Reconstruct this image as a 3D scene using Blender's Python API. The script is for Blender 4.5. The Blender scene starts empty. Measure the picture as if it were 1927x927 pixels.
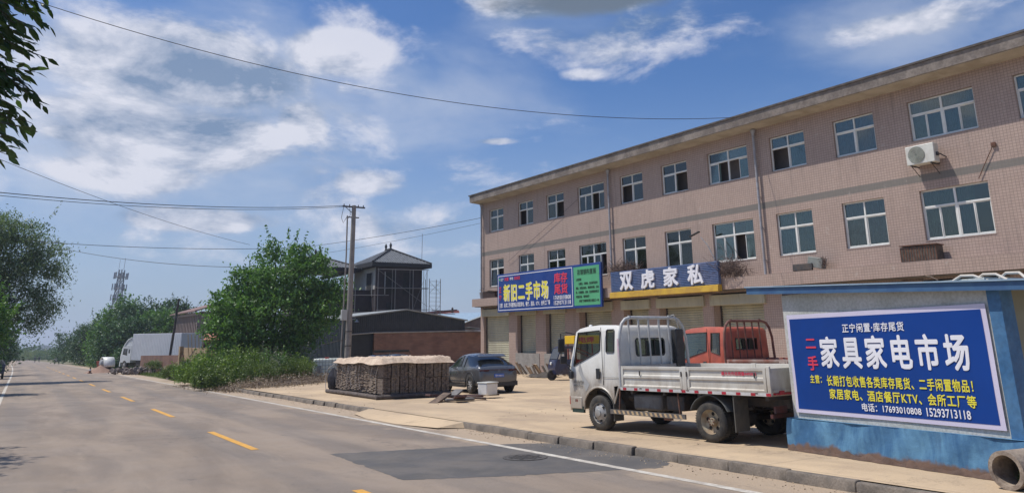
import bpy, bmesh, math, random
import numpy as np
from mathutils import Vector, Matrix
random.seed(7)
C = bpy.context.scene.collection
scene = bpy.context.scene
PI = math.pi
K = 0.0165                                   # the road falls away at 1.65 per cent
def G(x, y): return -K * y
# ------------------------------------------------------------------ camera
cam_d = bpy.data.cameras.new('camera'); cam = bpy.data.objects.new('camera', cam_d); C.objects.link(cam)
Rm = Matrix(((0.84846431, -0.12049032, -0.51535464), (-0.52914117, -0.21310267, -0.82133847), (-0.01086012, 0.96957173, -0.2445664)))
cam.matrix_world = Matrix.Translation((0, 0, 1.6)) @ Rm.to_4x4()
cam_d.sensor_width = 36; cam_d.lens = 26.72; cam_d.shift_y = -0.1008
cam_d.clip_start = 0.05; cam_d.clip_end = 8000
scene.camera = cam
# ------------------------------------------------------------------ sun, exposure
TRAVEL = Vector((1, -0.75, -2.5)).normalized()
sd = bpy.data.lights.new('sun', 'SUN'); sd.energy = 4.9; sd.angle = math.radians(0.53); sd.color = (1, 0.94, 0.86)
sun = bpy.data.objects.new('sun', sd); C.objects.link(sun); sun.location = (-20, 15, 50)
sun.rotation_euler = TRAVEL.to_track_quat('-Z', 'Y').to_euler()
scene.view_settings.view_transform = 'Standard'; scene.view_settings.look = 'None'
scene.view_settings.gamma = 1; scene.view_settings.exposure = -0.17
# ------------------------------------------------------------------ node helper
class NT:
    def __init__(s, nt): s.nt = nt; s.n = nt.nodes; s.l = nt.links
    def node(s, t, **kw):
        n = s.n.new(t)
        for k, v in kw.items(): setattr(n, k, v)
        return n
    def put(s, sock, v):
        if hasattr(v, 'is_output') or isinstance(v, bpy.types.NodeSocket): s.l.new(v, sock)
        elif isinstance(v, (tuple, list)) and len(v) == 3 and sock.type == 'RGBA': sock.default_value = (*v, 1)
        else: sock.default_value = v
    def m(s, op, a, b=0.0, c=None, clamp=False):
        n = s.node('ShaderNodeMath', operation=op, use_clamp=clamp); s.put(n.inputs[0], a); s.put(n.inputs[1], b)
        if c is not None: s.put(n.inputs[2], c)
        return n.outputs[0]
    def noise(s, vec, scale, detail=4, rough=.55, dist=0.0):
        n = s.node('ShaderNodeTexNoise'); s.put(n.inputs['Vector'], vec); n.inputs['Scale'].default_value = scale
        n.inputs['Detail'].default_value = detail; n.inputs['Roughness'].default_value = rough; n.inputs['Distortion'].default_value = dist
        return n.outputs['Fac']
    def ramp(s, v, lo, hi, a=0.0, b=1.0, smooth=True):
        n = s.node('ShaderNodeMapRange', clamp=True); n.interpolation_type = 'SMOOTHSTEP' if smooth else 'LINEAR'
        s.put(n.inputs[0], v); n.inputs[1].default_value = lo; n.inputs[2].default_value = hi; n.inputs[3].default_value = a; n.inputs[4].default_value = b
        return n.outputs[0]
    def mix(s, f, a, b, mode='MIX'):
        n = s.node('ShaderNodeMix', data_type='RGBA', blend_type=mode); s.put(n.inputs[0], f); s.put(n.inputs[6], a); s.put(n.inputs[7], b)
        return n.outputs[2]
    def map(s, vec, sc=(1, 1, 1), loc=(0, 0, 0), rot=(0, 0, 0)):
        n = s.node('ShaderNodeMapping'); s.put(n.inputs[0], vec); n.inputs['Scale'].default_value = sc; n.inputs['Location'].default_value = loc; n.inputs['Rotation'].default_value = rot
        return n.outputs[0]
    def sep(s, v):
        n = s.node('ShaderNodeSeparateXYZ'); s.put(n.inputs[0], v); return n.outputs
    def comb(s, x, y, z):
        n = s.node('ShaderNodeCombineXYZ'); s.put(n.inputs[0], x); s.put(n.inputs[1], y); s.put(n.inputs[2], z); return n.outputs[0]
# ------------------------------------------------------------------ world with clouds
w = bpy.data.worlds.new('World'); scene.world = w; w.use_nodes = True
N = NT(w.node_tree); N.n.clear()
tc = N.node('ShaderNodeTexCoord').outputs['Generated']
nrm = N.node('ShaderNodeVectorMath', operation='NORMALIZE'); N.put(nrm.inputs[0], tc); dirv = nrm.outputs[0]
dx, dy, dz = N.sep(dirv)
zc = N.m('MAXIMUM', dz, 0.035)
sky = N.node('ShaderNodeTexSky', sky_type='NISHITA', sun_disc=False)
sky.sun_elevation = math.radians(63.4); sky.sun_rotation = math.radians(-53); sky.air_density = 1.0; sky.dust_density = 1.2; sky.ozone_density = 2.2
N.put(sky.inputs[0], N.comb(dx, dy, zc))
az = N.m('MULTIPLY', N.m('ARCTAN2', dx, dy), 180 / PI); el = N.m('MULTIPLY', N.m('ARCSINE', dz), 180 / PI)
nvec = N.map(dirv, (1, 1, 2.4))
nvec = N.map(dirv, (1, 1, 2.0)); nz = N.noise(nvec, 6.0, 10, .60, .25); nz2 = N.noise(N.map(dirv, (1, 1, 2.0), (.02, -.015, -.06)), 6.0, 10, .60, .25)
nbig = N.noise(nvec, 2.2, 3, .5)
def blobs(L):
    acc = None
    for (a, e, sa, se, amp) in L:
        u = N.m('DIVIDE', N.m('SUBTRACT', az, a), sa); v = N.m('DIVIDE', N.m('SUBTRACT', el, e), se)
        d = N.m('SQRT', N.m('ADD', N.m('MULTIPLY', u, u), N.m('MULTIPLY', v, v)))
        q = N.ramp(d, 0.0, 1.5, amp, 0.0)
        acc = q if acc is None else N.m('MAXIMUM', acc, q)
    return acc
cl = blobs([(7, 18.6, 12.5, 4.4, .62), (18, 20.3, 6.5, 2.3, .5), (9.3, 13.6, 8.5, 3.6, .55), (5, 10.8, 6.5, 1.6, .58), (16.2, 15.2, 3, 2.4, .5), (21.4, 11.2, 4.2, 1.6, .48),
            (9.7, 8.1, 7.5, 1.2, .55), (1.3, 13.2, 2.4, .8, .6), (61, 20.2, 6.5, 1.3, .4), (30.7, 14.3, 2.4, .4, .42), (37, 25.4, 10, 2.6, .70), (37.9, 19.2, 3, .8, .3),
            (12, 14, 26, 12, .30), (4, 14.5, 8, 4, .5), (24, 8, 14, 3.5, .30), (-12, 12, 12, 9, .5), (42, 22, 16, 4, .3), (-60, 24, 40, 12, .4), (120, 26, 50, 10, .4), (200, 20, 50, 12, .42)])
dens = N.ramp(N.m('ADD', nz, cl), .66, .88)
dark = blobs([(13.5, 17.6, 8, 1.9, .85), (10.2, 12.4, 6, 2.2, .85), (39, 25.2, 12, 3.2, 1.6), (6.1, 10.5, 5, .7, .3), (20, 18, 4, 1.0, .5)])
lit = N.m('MULTIPLY', N.m('SUBTRACT', nz, nz2), 4.2)
shade = N.m('ADD', N.m('SUBTRACT', .70, N.m('MULTIPLY', dark, N.ramp(nz, .35, .66, .95, .35))), lit, clamp=True)
topd = blobs([(38.5, 25.0, 10, 2.1, 1.15), (31.5, 24.6, 4, 1.2, .7)])
ccol = N.mix(shade, (1.75, 2.55, 4.0), (6.9, 7.0, 7.8))
skyc = N.mix(1.0, sky.outputs[0], (.50, .73, 1.04), 'MULTIPLY')
skyc = N.mix(N.ramp(dz, .0, .34, .70, 0.0), skyc, (3.9, 4.7, 6.1))
vn = N.noise(N.map(dirv, (1, 1, 2.2), (3, 1, 2)), 3.2, 8, .55, .3)
veil = N.ramp(N.m('ADD', vn, blobs([(9, 15, 17, 10, .52), (22, 18, 12, 5, .30), (39, 24, 12, 3, .34), (26, 9, 12, 4, .22), (61, 20, 12, 3, .26), (48, 15, 16, 5, .12), (-40, 20, 30, 10, .3)])), .52, .98)
skyv = N.mix(N.m('MULTIPLY', veil, .58), skyc, N.mix(N.ramp(vn, .42, .62), (3.4, 4.3, 5.9), (5.4, 5.9, 6.9)))
out = N.mix(N.m('MULTIPLY', dens, .86), skyv, ccol)
out = N.mix(N.ramp(N.m('ADD', topd, N.m('MULTIPLY', nz2, 1.1)), .95, 1.4, 0, .9), out, (1.35, 1.75, 2.35))
bg = N.node('ShaderNodeBackground'); N.put(bg.inputs[0], out); bg.inputs[1].default_value = 0.125
wo = N.node('ShaderNodeOutputWorld'); N.l.new(bg.outputs[0], wo.inputs[0])
# ------------------------------------------------------------------ materials
MATS = {}
def mat(name, col, rough=.8, col2=None, nscale=3.0, amt=.5, fine=None, bump=0.0, bscale=30, metal=0.0, coat=0.0, spec=.5, lo=.35, hi=.65, dust=None):
    if name in MATS: return MATS[name]
    m_ = bpy.data.materials.new(name); m_.use_nodes = True; N = NT(m_.node_tree)
    b = N.n['Principled BSDF']; tcn = N.node('ShaderNodeTexCoord'); o = tcn.outputs['Object']
    c = None
    if col2 is None: col2 = tuple(x * .72 for x in col)
    f = N.ramp(N.noise(o, nscale, 6, .6, .3), lo, hi, 0, amt)
    c = N.mix(f, tuple(col), tuple(col2))
    if fine: c = N.mix(N.ramp(N.noise(o, fine, 3), .35, .7, 0, .45), c, N.mix(1.0, c, (.55, .53, .5), 'MULTIPLY'))
    N.put(b.inputs['Base Color'], c)
    N.put(b.inputs['Roughness'], N.ramp(N.noise(o, nscale * 2.1, 4), .3, .7, max(rough - .1, .02), min(rough + .1, 1)))
    b.inputs['Metallic'].default_value = metal; b.inputs['Coat Weight'].default_value = coat; b.inputs['Coat Roughness'].default_value = .08
    b.inputs['Specular IOR Level'].default_value = spec
    if dust:
        zz = N.sep(o)[2]; c = N.mix(N.ramp(N.m('ADD', zz, N.m('MULTIPLY', N.noise(N.map(o, (1, 1, .35)), 7, 5, .7), -.9)), dust - .55, dust + .05, .75, 0), c, (.30, .235, .165)); N.put(b.inputs['Base Color'], c)
    if bump:
        bn = N.node('ShaderNodeBump'); bn.inputs['Strength'].default_value = bump; bn.inputs['Distance'].default_value = .02
        N.put(bn.inputs['Height'], N.noise(o, bscale, 5)); N.l.new(bn.outputs[0], b.inputs['Normal'])
    MATS[name] = m_; return m_
def bsdf(m_): return m_.node_tree.nodes['Principled BSDF']
def leafmat(name, dark, light, trans=.25):
    m_ = bpy.data.materials.new(name); m_.use_nodes = True; N = NT(m_.node_tree); b = N.n['Principled BSDF']
    g = N.node('ShaderNodeNewGeometry'); o = N.node('ShaderNodeTexCoord').outputs['Object']
    f = N.m('ADD', N.m('MULTIPLY', N.m('POWER', g.outputs['Random Per Island'], 1.6), .75), N.m('MULTIPLY', N.ramp(N.noise(o, 1.1, 3), .38, .62), .45), clamp=True)
    c = N.mix(f, dark, light); N.put(b.inputs['Base Color'], c); b.inputs['Roughness'].default_value = .5; b.inputs['Specular IOR Level'].default_value = .35
    t = N.node('ShaderNodeBsdfTranslucent'); N.put(t.inputs[0], N.mix(1.0, c, (1.3, 1.5, .6), 'MULTIPLY'))
    ms = N.node('ShaderNodeMixShader'); ms.inputs[0].default_value = trans
    N.l.new(b.outputs[0], ms.inputs[1]); N.l.new(t.outputs[0], ms.inputs[2]); N.l.new(ms.outputs[0], N.n['Material Output'].inputs[0])
    MATS[name] = m_; return m_
def glassmat(name, tint=(.75, .85, .85), alpha=.45, rough=.03, gcol=(.85, .88, .86)):
    m_ = bpy.data.materials.new(name); m_.use_nodes = True; N = NT(m_.node_tree); N.n.remove(N.n['Principled BSDF'])
    gl = N.node('ShaderNodeBsdfGlossy'); gl.inputs['Roughness'].default_value = rough; gl.inputs[0].default_value = (*gcol, 1)
    tr = N.node('ShaderNodeBsdfTransparent'); tr.inputs[0].default_value = (*tint, 1)
    fr = N.node('ShaderNodeFresnel'); fr.inputs[0].default_value = 1.5
    ms = N.node('ShaderNodeMixShader'); N.put(ms.inputs[0], N.m('ADD', fr.outputs[0], alpha, clamp=True))
    N.l.new(tr.outputs[0], ms.inputs[1]); N.l.new(gl.outputs[0], ms.inputs[2]); N.l.new(ms.outputs[0], N.n['Material Output'].inputs[0])
    MATS[name] = m_; return m_
# ------------------------------------------------------------------ mesh builder
class MB:
    def __init__(s): s.v = []; s.f = []; s.mi = []; s.M = Matrix.Identity(4); s.k = 0
    def add(s, vs, fs):
        b = len(s.v); s.v += [tuple(s.M @ Vector(p)) for p in vs]; s.f += [tuple(i + b for i in q) for q in fs]; s.mi += [s.k] * len(fs); return s
    def box(s, a, b):
        x0, y0, z0 = [min(p, q) for p, q in zip(a, b)]; x1, y1, z1 = [max(p, q) for p, q in zip(a, b)]
        return s.add([(x0,y0,z0),(x1,y0,z0),(x1,y1,z0),(x0,y1,z0),(x0,y0,z1),(x1,y0,z1),(x1,y1,z1),(x0,y1,z1)],
                     [(0,3,2,1),(4,5,6,7),(0,1,5,4),(1,2,6,5),(2,3,7,6),(3,0,4,7)])
    def rbox(s, c, size, rot=(0, 0, 0)):
        M0 = s.M; s.M = M0 @ Matrix.Translation(c) @ Matrix.Rotation(rot[2], 4, 'Z') @ Matrix.Rotation(rot[1], 4, 'Y') @ Matrix.Rotation(rot[0], 4, 'X')
        h = [q / 2 for q in size]; s.box((-h[0], -h[1], -h[2]), (h[0], h[1], h[2])); s.M = M0; return s
    def cyl(s, p0, p1, r0, r1=None, n=12, caps=True):
        r1 = r0 if r1 is None else r1; p0 = Vector(p0); p1 = Vector(p1); d = (p1 - p0).normalized()
        u = d.orthogonal().normalized(); v = d.cross(u); vs = []
        for p, r in ((p0, r0), (p1, r1)):
            for i in range(n): a = 2 * PI * i / n; vs.append(p + (u * math.cos(a) + v * math.sin(a)) * r)
        fs = [(i, (i + 1) % n, n + (i + 1) % n, n + i) for i in range(n)]
        if caps: fs += [tuple(range(n - 1, -1, -1)), tuple(range(n, 2 * n))]
        return s.add(vs, fs)
    def tube(s, pts, r, n=8, r1=None):
        pts = [Vector(p) for p in pts]; vs = []; m = len(pts); u = None
        for k, p in enumerate(pts):
            d = (pts[min(k + 1, m - 1)] - pts[max(k - 1, 0)]).normalized()
            u = (d.orthogonal() if u is None else (u - d * u.dot(d))).normalized(); v = d.cross(u)
            rr = r if r1 is None else r + (r1 - r) * k / (m - 1)
            for i in range(n): a = 2 * PI * i / n; vs.append(p + (u * math.cos(a) + v * math.sin(a)) * rr)
        fs = [(k * n + i, k * n + (i + 1) % n, (k + 1) * n + (i + 1) % n, (k + 1) * n + i) for k in range(m - 1) for i in range(n)]
        fs += [tuple(range(n - 1, -1, -1)), tuple(range((m - 1) * n, m * n))]
        return s.add(vs, fs)
    def prism(s, poly, f, d0, d1):       # poly of 2-D points, f(u, v, d) -> 3-D
        n = len(poly); vs = [f(u, v, d0) for u, v in poly] + [f(u, v, d1) for u, v in poly]
        return s.add(vs, [(i, (i + 1) % n, n + (i + 1) % n, n + i) for i in range(n)] + [tuple(range(n - 1, -1, -1)), tuple(range(n, 2 * n))])
    def lathe(s, prof, c, ax='X', n=28):  # prof: (axial, radius)
        vs = []; c = Vector(c)
        for (a, r) in prof:
            for i in range(n):
                t = 2 * PI * i / n; p, q = r * math.cos(t), r * math.sin(t)
                vs.append(c + Vector({'X': (a, p, q), 'Y': (p, a, q), 'Z': (p, q, a)}[ax]))
        m = len(prof)
        return s.add(vs, [(k * n + i, k * n + (i + 1) % n, (k + 1) * n + (i + 1) % n, (k + 1) * n + i) for k in range(m - 1) for i in range(n)])
    def build(s, name, mats, parent=None, smooth=False, bevel=0, solid=0, weld=False, seg=2):
        me = bpy.data.meshes.new(name); me.from_pydata(s.v, [], s.f)
        if not isinstance(mats, (list, tuple)): mats = [mats]
        for m_ in mats: me.materials.append(m_)
        if any(s.mi): me.polygons.foreach_set('material_index', s.mi)
        bm = bmesh.new(); bm.from_mesh(me)
        if weld or bevel: bmesh.ops.remove_doubles(bm, verts=bm.verts, dist=1e-4)
        bmesh.ops.recalc_face_normals(bm, faces=bm.faces); bm.to_mesh(me); bm.free()
        if smooth: me.polygons.foreach_set('use_smooth', [True] * len(me.polygons)); me.set_sharp_from_angle(angle=math.radians(40))
        o = bpy.data.objects.new(name, me); C.objects.link(o)
        if solid: md = o.modifiers.new('s', 'SOLIDIFY'); md.thickness = solid; md.offset = -1
        if bevel:
            md = o.modifiers.new('b', 'BEVEL'); md.width = bevel; md.segments = seg; md.limit_method = 'ANGLE'; md.angle_limit = math.radians(35)
            if not smooth: me.polygons.foreach_set('use_smooth', [True] * len(me.polygons)); me.set_sharp_from_angle(angle=math.radians(40))
        if parent: o.parent = parent
        return o
def tag(o, label=None, cat=None, group=None, kind=None):
    if label: o['label'] = label
    if cat: o['category'] = cat
    if group: o['group'] = group
    if kind: o['kind'] = kind
    return o
def thing(name, label, cat, group=None, x=0, y=0, z=None, yaw=0, tilt=False, parent=None):
    o = bpy.data.objects.new(name, None); C.objects.link(o); o.empty_display_size = .2
    z = G(x, y) if z is None else z
    o.matrix_world = Matrix.Translation((x, y, z)) @ (Matrix.Rotation(-math.atan(K), 4, 'X') if tilt else Matrix.Identity(4)) @ Matrix.Rotation(yaw, 4, 'Z')
    return tag(o, label, cat, group)
def facing(M, xf):                         # give a mesh built at world origin a matrix
    M.matrix_world = xf; return M
def dup_tree(o, parent=None, mats=None):
    c = o.copy(); C.objects.link(c)
    if parent: c.parent = parent
    for ch in o.children: dup_tree(ch, c)
    return c
# text: flat or solid lettering fitted into a box, mapped to 3-D by f(u, v, d)
SPC = 1.0
def text_geo(s, bold=.0, ext=0.0):
    cu = bpy.data.curves.new('t', 'FONT'); cu.body = s; cu.size = 1; cu.offset = bold; cu.extrude = ext; cu.resolution_u = 2; cu.space_character = SPC
    o = bpy.data.objects.new('t', cu); C.objects.link(o); dg = bpy.context.evaluated_depsgraph_get()
    me = bpy.data.meshes.new_from_object(o.evaluated_get(dg)); v = [tuple(p.co) for p in me.vertices]; f = [tuple(p.vertices) for p in me.polygons]
    bpy.data.objects.remove(o); bpy.data.curves.remove(cu); bpy.data.meshes.remove(me); return v, f
def put_text(mb, s, u0, v0, wid, hei, f, bold=.02, ext=0.0, d0=0.0, d1=None):
    v, fc = text_geo(s, 0.0, 1.0 if ext else 0.0)
    if not v: return
    a = np.array(v); lo = a.min(0); hi = a.max(0); sx = wid / (hi[0] - lo[0]); sy = hei / (hi[1] - lo[1])
    q = bold * .62                                   # heavier strokes: stacked copies a hair apart, each a little proud of the last
    for k, (ox, oy) in enumerate(((0, 0), (-q, 0), (q, 0), (0, q), (0, -q), (-q*.7, q*.7), (q*.7, -q*.7), (q*.7, q*.7), (-q*.7, -q*.7)) if bold else ((0, 0),)):
        ox *= sx; oy *= sy
        mb.add([f(u0 + ox + (p[0] - lo[0]) * sx, v0 + oy + (p[1] - lo[1]) * sy, d0 + k * .0004 + (ext * (p[2] + 1) / 2 if ext else 0)) for p in v], fc)
def holed(outer, holes, f, mb):            # planar polygon with holes, tessellated
    bm = bmesh.new()
    for loop in [outer] + holes:
        vs = [bm.verts.new((u, v, 0)) for u, v in loop]
        for i in range(len(vs)): bm.edges.new((vs[i], vs[(i + 1) % len(vs)]))
    bmesh.ops.triangle_fill(bm, use_beauty=True, use_dissolve=False, edges=bm.edges)
    bm.verts.index_update(); mb.add([f(v.co.x, v.co.y) for v in bm.verts], [tuple(v.index for v in q.verts) for q in bm.faces]); bm.free()
# ------------------------------------------------------------------ palette
white_paint = mat('white_paint', (.74, .72, .66), .3, (.62, .59, .52), 1.6, .7, coat=.4, dust=.62)
white_frame = mat('white_frame', (.78, .78, .74), .4, (.6, .6, .55), 3, .5)
rubber = mat('rubber', (.025, .025, .025), .85, (.10, .085, .065), 6, .6, bump=.4, bscale=40)
black_plastic = mat('black_plastic', (.02, .02, .022), .5, (.05, .05, .05), 8, .5)
dark_metal = mat('dark_metal', (.035, .035, .037), .6, (.10, .07, .05), 6, .6, bump=.2)
steel = mat('steel', (.42, .43, .44), .4, (.25, .24, .23), 8, .6, metal=.7)
alu = mat('weathered_grey_metal', (.36, .37, .38), .5, (.22, .20, .18), 7, .6, metal=.4)
concrete = mat('concrete', (.36, .34, .31), .9, (.24, .22, .20), 3, .7, fine=60, bump=.3, bscale=50)
rust = mat('rust', (.16, .07, .04), .85, (.07, .04, .03), 9, .8, bump=.3)
wood = mat('weathered_wood', (.19, .13, .09), .85, (.09, .065, .05), 6, .8, fine=40, bump=.3)
bark = mat('bark', (.10, .08, .06), .9, (.05, .04, .03), 8, .7, bump=.6)
blue_paint = mat('blue_paint', (.035, .13, .28), .55, (.08, .20, .36), 2.2, .8, fine=18)
yellow_paint = mat('yellow_paint', (.70, .40, .05), .6, (.50, .26, .04), 5, .6)
red_paint = mat('red_paint', (.42, .05, .03), .5, (.25, .04, .03), 5, .6)
dark_hole = mat('dark_interior', (.015, .015, .016), .9)
win_glass = mat('window_glass', (.030, .065, .068), .05, (.055, .09, .09), .8, .9, spec=.9)
bsdf(win_glass).inputs['IOR'].default_value = 1.55
car_glass = glassmat('vehicle_glass', (.62, .70, .66), .0, gcol=(.36, .38, .36))
dark_glass = mat('tinted_glass', (.012, .014, .016), .04, spec=.9)
L_walnut = leafmat('walnut_leaves', (0.044, 0.110, 0.032), (0.170, 0.307, 0.079))
L_dark = leafmat('dark_leaves', (0.022, 0.058, 0.022), (0.072, 0.136, 0.048), .18)
L_willow = leafmat('willow_leaves', (0.061, 0.101, 0.047), (0.230, 0.297, 0.189), .3)
L_bright = leafmat('bright_weed_leaves', (.085, .150, .030), (.230, .320, .080), .3)
L_grass = leafmat('grass_blades', (0.062, 0.112, 0.025), (0.188, 0.237, 0.075), .25)
L_far = leafmat('far_leaves', (0.035, 0.084, 0.038), (0.105, 0.193, 0.079), .15)
L_near = leafmat('near_leaves', (0.027, 0.058, 0.024), (0.085, 0.145, 0.048), .22)
L_silver = leafmat('seed_heads', (.20, .19, .15), (.42, .38, .32), .1)
L_dry = leafmat('dry_stalks', (.10, .07, .05), (.32, .24, .16), .05)
# ------------------------------------------------------------------ ground sheets
def ground_mat():
    m_ = bpy.data.materials.new('earth_ground'); m_.use_nodes = True; N = NT(m_.node_tree); b = N.n['Principled BSDF']
    o = N.node('ShaderNodeTexCoord').outputs['Object']
    c = N.mix(N.ramp(N.noise(o, .15, 6), .4, .6), (.09, .12, .04), (.26, .20, .13))
    c = N.mix(N.ramp(N.noise(o, 3, 5), .35, .7, 0, .6), c, (.12, .10, .05))
    N.put(b.inputs['Base Color'], c); b.inputs['Roughness'].default_value = .95
    bn = N.node('ShaderNodeBump'); bn.inputs['Strength'].default_value = .5; N.put(bn.inputs['Height'], N.noise(o, 12, 5)); N.l.new(bn.outputs[0], b.inputs['Normal']); return m_
def asphalt_mat():
    m_ = bpy.data.materials.new('asphalt'); m_.use_nodes = True; N = NT(m_.node_tree); b = N.n['Principled BSDF']
    o = N.node('ShaderNodeTexCoord').outputs['Object']; x, y, z = N.sep(o)
    c = N.mix(N.ramp(N.noise(N.map(o, (1, .22, 1)), .8, 6, .6, .5), .38, .64), (.205, .160, .122), (.295, .230, .172))
    # tyre-polished wheel tracks run along the road
    tr = N.m('ABSOLUTE', N.m('SINE', N.m('MULTIPLY', N.m('SUBTRACT', x, 1.0), PI / 1.72)))
    c = N.mix(N.m('MULTIPLY', N.ramp(tr, .55, 1.0), N.ramp(N.noise(N.map(o, (1, .1, 1)), .7, 4), .35, .65, 0, .45)), c, (.135, .122, .112))
    # dust and sand carried to the edges and blotches by the kerb
    e = N.m('ADD', x, N.m('MULTIPLY', N.noise(N.map(o, (1, .5, 1)), 1.3, 6, .65), 2.4))
    c = N.mix(N.ramp(e, 8.35, 9.1, 0, .9), c, (.43, .325, .22))
    e2 = N.m('SUBTRACT', N.m('MULTIPLY', N.noise(N.map(o, (1, .4, 1)), .9, 5), 2.2), x)
    c = N.mix(N.ramp(e2, 1.5, 2.6, 0, .8), c, (.36, .27, .18))
    vo = N.node('ShaderNodeTexVoronoi'); N.put(vo.inputs['Vector'], o); vo.inputs['Scale'].default_value = 55
    c = N.mix(N.ramp(vo.outputs['Distance'], .05, .5, .45, 0), c, (.10, .095, .09))
    c = N.mix(N.ramp(N.noise(o, 90, 2), .58, .72, 0, .5), c, (.42, .37, .32))
    # blown sand streaks and old repair stains
    c = N.mix(N.ramp(N.noise(N.map(o, (1.6, .25, 1), (2, 9, 0)), 1.1, 7, .7, .8), .56, .74, 0, .55), c, (.34, .27, .20))
    c = N.mix(N.ramp(N.noise(N.map(o, (1, .6, 1), (12, 4, 0)), 1.7, 7, .75, 1.2), .60, .72, 0, .6), c, (.085, .080, .076))
    # fine cracks
    vc = N.node('ShaderNodeTexVoronoi', feature='DISTANCE_TO_EDGE'); N.put(vc.inputs['Vector'], N.comb(N.m('ADD', N.m('MULTIPLY', x, .45), N.m('MULTIPLY', N.noise(o, 1.6, 6, .7), .9)), N.m('ADD', N.m('MULTIPLY', y, .16), N.m('MULTIPLY', N.noise(N.map(o, (1, 1, 1), (9, 9, 9)), 1.6, 6, .7), .9)), 0)); vc.inputs['Scale'].default_value = .8
    c = N.mix(N.m('MULTIPLY', N.ramp(vc.outputs['Distance'], .0, .009, 1, 0), N.ramp(N.noise(o, .3, 3), .48, .58, 0, .55)), c, (.07, .065, .06))
    N.put(b.inputs['Base Color'], c); N.put(b.inputs['Roughness'], N.ramp(N.noise(o, 1, 4), .3, .7, .7, .9))
    bn = N.node('ShaderNodeBump'); bn.inputs['Strength'].default_value = .7; bn.inputs['Distance'].default_value = .012; N.put(bn.inputs['Height'], N.noise(o, 140, 3)); N.l.new(bn.outputs[0], b.inputs['Normal']); return m_
def yard_mat():
    m_ = bpy.data.materials.new('yard_concrete'); m_.use_nodes = True; N = NT(m_.node_tree); b = N.n['Principled BSDF']
    o = N.node('ShaderNodeTexCoord').outputs['Object']; x, y, z = N.sep(o)
    c = N.mix(N.ramp(N.noise(N.map(o, (1, .6, 1)), .35, 6, .6, .4), .36, .62), (.54, .405, .255), (.42, .315, .205))
    c = N.mix(N.ramp(N.noise(N.map(o, (1, .35, 1), (5, 3, 0)), .9, 5), .5, .68, 0, .55), c, (.33, .24, .16))
    c = N.mix(N.ramp(N.noise(o, 2.5, 5, .7), .55, .75, 0, .5), c, (.30, .23, .16))
    c = N.mix(N.ramp(N.noise(o, 45, 3), .5, .75, 0, .35), c, (.62, .50, .36))
    c = N.mix(N.ramp(N.noise(N.map(o, (.35, 1.3, 1), (3, 8, 0), (0, 0, .5)), 1.2, 6, .7, .8), .57, .70, 0, .6), c, (.27, .20, .145))
    c = N.mix(N.ramp(N.noise(N.map(o, (1, 1, 1), (1, 6, 2)), 5, 6, .75), .63, .72, 0, .7), c, (.20, .155, .115))
    vc = N.node('ShaderNodeTexVoronoi', feature='DISTANCE_TO_EDGE'); N.put(vc.inputs['Vector'], N.comb(N.m('ADD', N.m('MULTIPLY', x, .28), N.m('MULTIPLY', N.noise(o, 1.1, 7, .75), .9)), N.m('ADD', N.m('MULTIPLY', y, .28), N.m('MULTIPLY', N.noise(N.map(o, (1, 1, 1), (9, 9, 9)), 1.1, 7, .75), .9)), 0)); vc.inputs['Scale'].default_value = .8
    c = N.mix(N.m('MULTIPLY', N.ramp(vc.outputs['Distance'], .0, .008, 1, 0), .55), c, (.14, .10, .07))
    tt_ = N.m('ABSOLUTE', N.m('SINE', N.m('ADD', N.m('MULTIPLY', x, 1.9), N.m('ADD', N.m('MULTIPLY', y, .45), N.m('MULTIPLY', N.noise(o, .25, 3), 3.0)))))
    c = N.mix(N.m('MULTIPLY', N.ramp(tt_, .80, .98), N.ramp(N.noise(o, .5, 5), .45, .62, 0, .4)), c, (.30, .23, .165))
    # slab joints
    jy = N.m('ABSOLUTE', N.m('SUBTRACT', N.m('FRACT', N.m('DIVIDE', y, 5.0)), .5)); jx = N.m('ABSOLUTE', N.m('SUBTRACT', N.m('FRACT', N.m('DIVIDE', N.m('SUBTRACT', x, 1.2), 5.0)), .5))
    j = N.m('MINIMUM', jy, jx); c = N.mix(N.m('MULTIPLY', N.ramp(j, .0015, .0045, 1, 0), .38), c, (.15, .11, .08))
    N.put(b.inputs['Base Color'], c); b.inputs['Roughness'].default_value = .9
    bn = N.node('ShaderNodeBump'); bn.inputs['Strength'].default_value = .3; bn.inputs['Distance'].default_value = .01; N.put(bn.inputs['Height'], N.noise(o, 30, 5)); N.l.new(bn.outputs[0], b.inputs['Normal']); return m_
def sheet(name, poly, dz, m_, seg=1):
    mb = MB(); mb.add([(x, y, -K * y + dz) for x, y in poly], [tuple(range(len(poly)))]); o = mb.build(name, m_); tag(o, kind='structure')
    return o
RZ = -0.12
sheet('ground', [(-1500, -60), (2500, -60), (2500, 4000), (-1500, 4000)], -.16, ground_mat())
# the road, with a soft bend far away
def strip(name, xl, xr, ys, dz, m_, bend=True, kind='structure', label=None):
    mb = MB(); vs = []
    for y in ys:
        off = -2.4 * max(0, (y - 90) / 200) ** 1.6 if bend else 0
        vs += [(xl + off, y, -K * y + dz), (xr + off, y, -K * y + dz)]
    mb.add(vs, [(2 * i, 2 * i + 1, 2 * i + 3, 2 * i + 2) for i in range(len(ys) - 1)]); o = mb.build(name, m_); tag(o, kind=kind); return o
ys = [-12, 0, 10, 20, 40, 60, 80, 100, 130, 160, 200, 240, 280, 320, 380, 450, 600]
A = asphalt_mat(); strip('road', -2.3, 8.7, ys, RZ, A)
line_white = mat('road_line_white', (.62, .58, .50), .7, (.34, .29, .24), 4, .7, fine=35)
line_yellow = mat('road_line_yellow', (.74, .38, .05), .7, (.50, .27, .07), 5, .6, fine=30)
strip('road_marking', 7.46, 7.60, ys, RZ + .004, line_white)
strip('road_marking', -.54, -.41, ys, RZ + .004, line_white)
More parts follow.
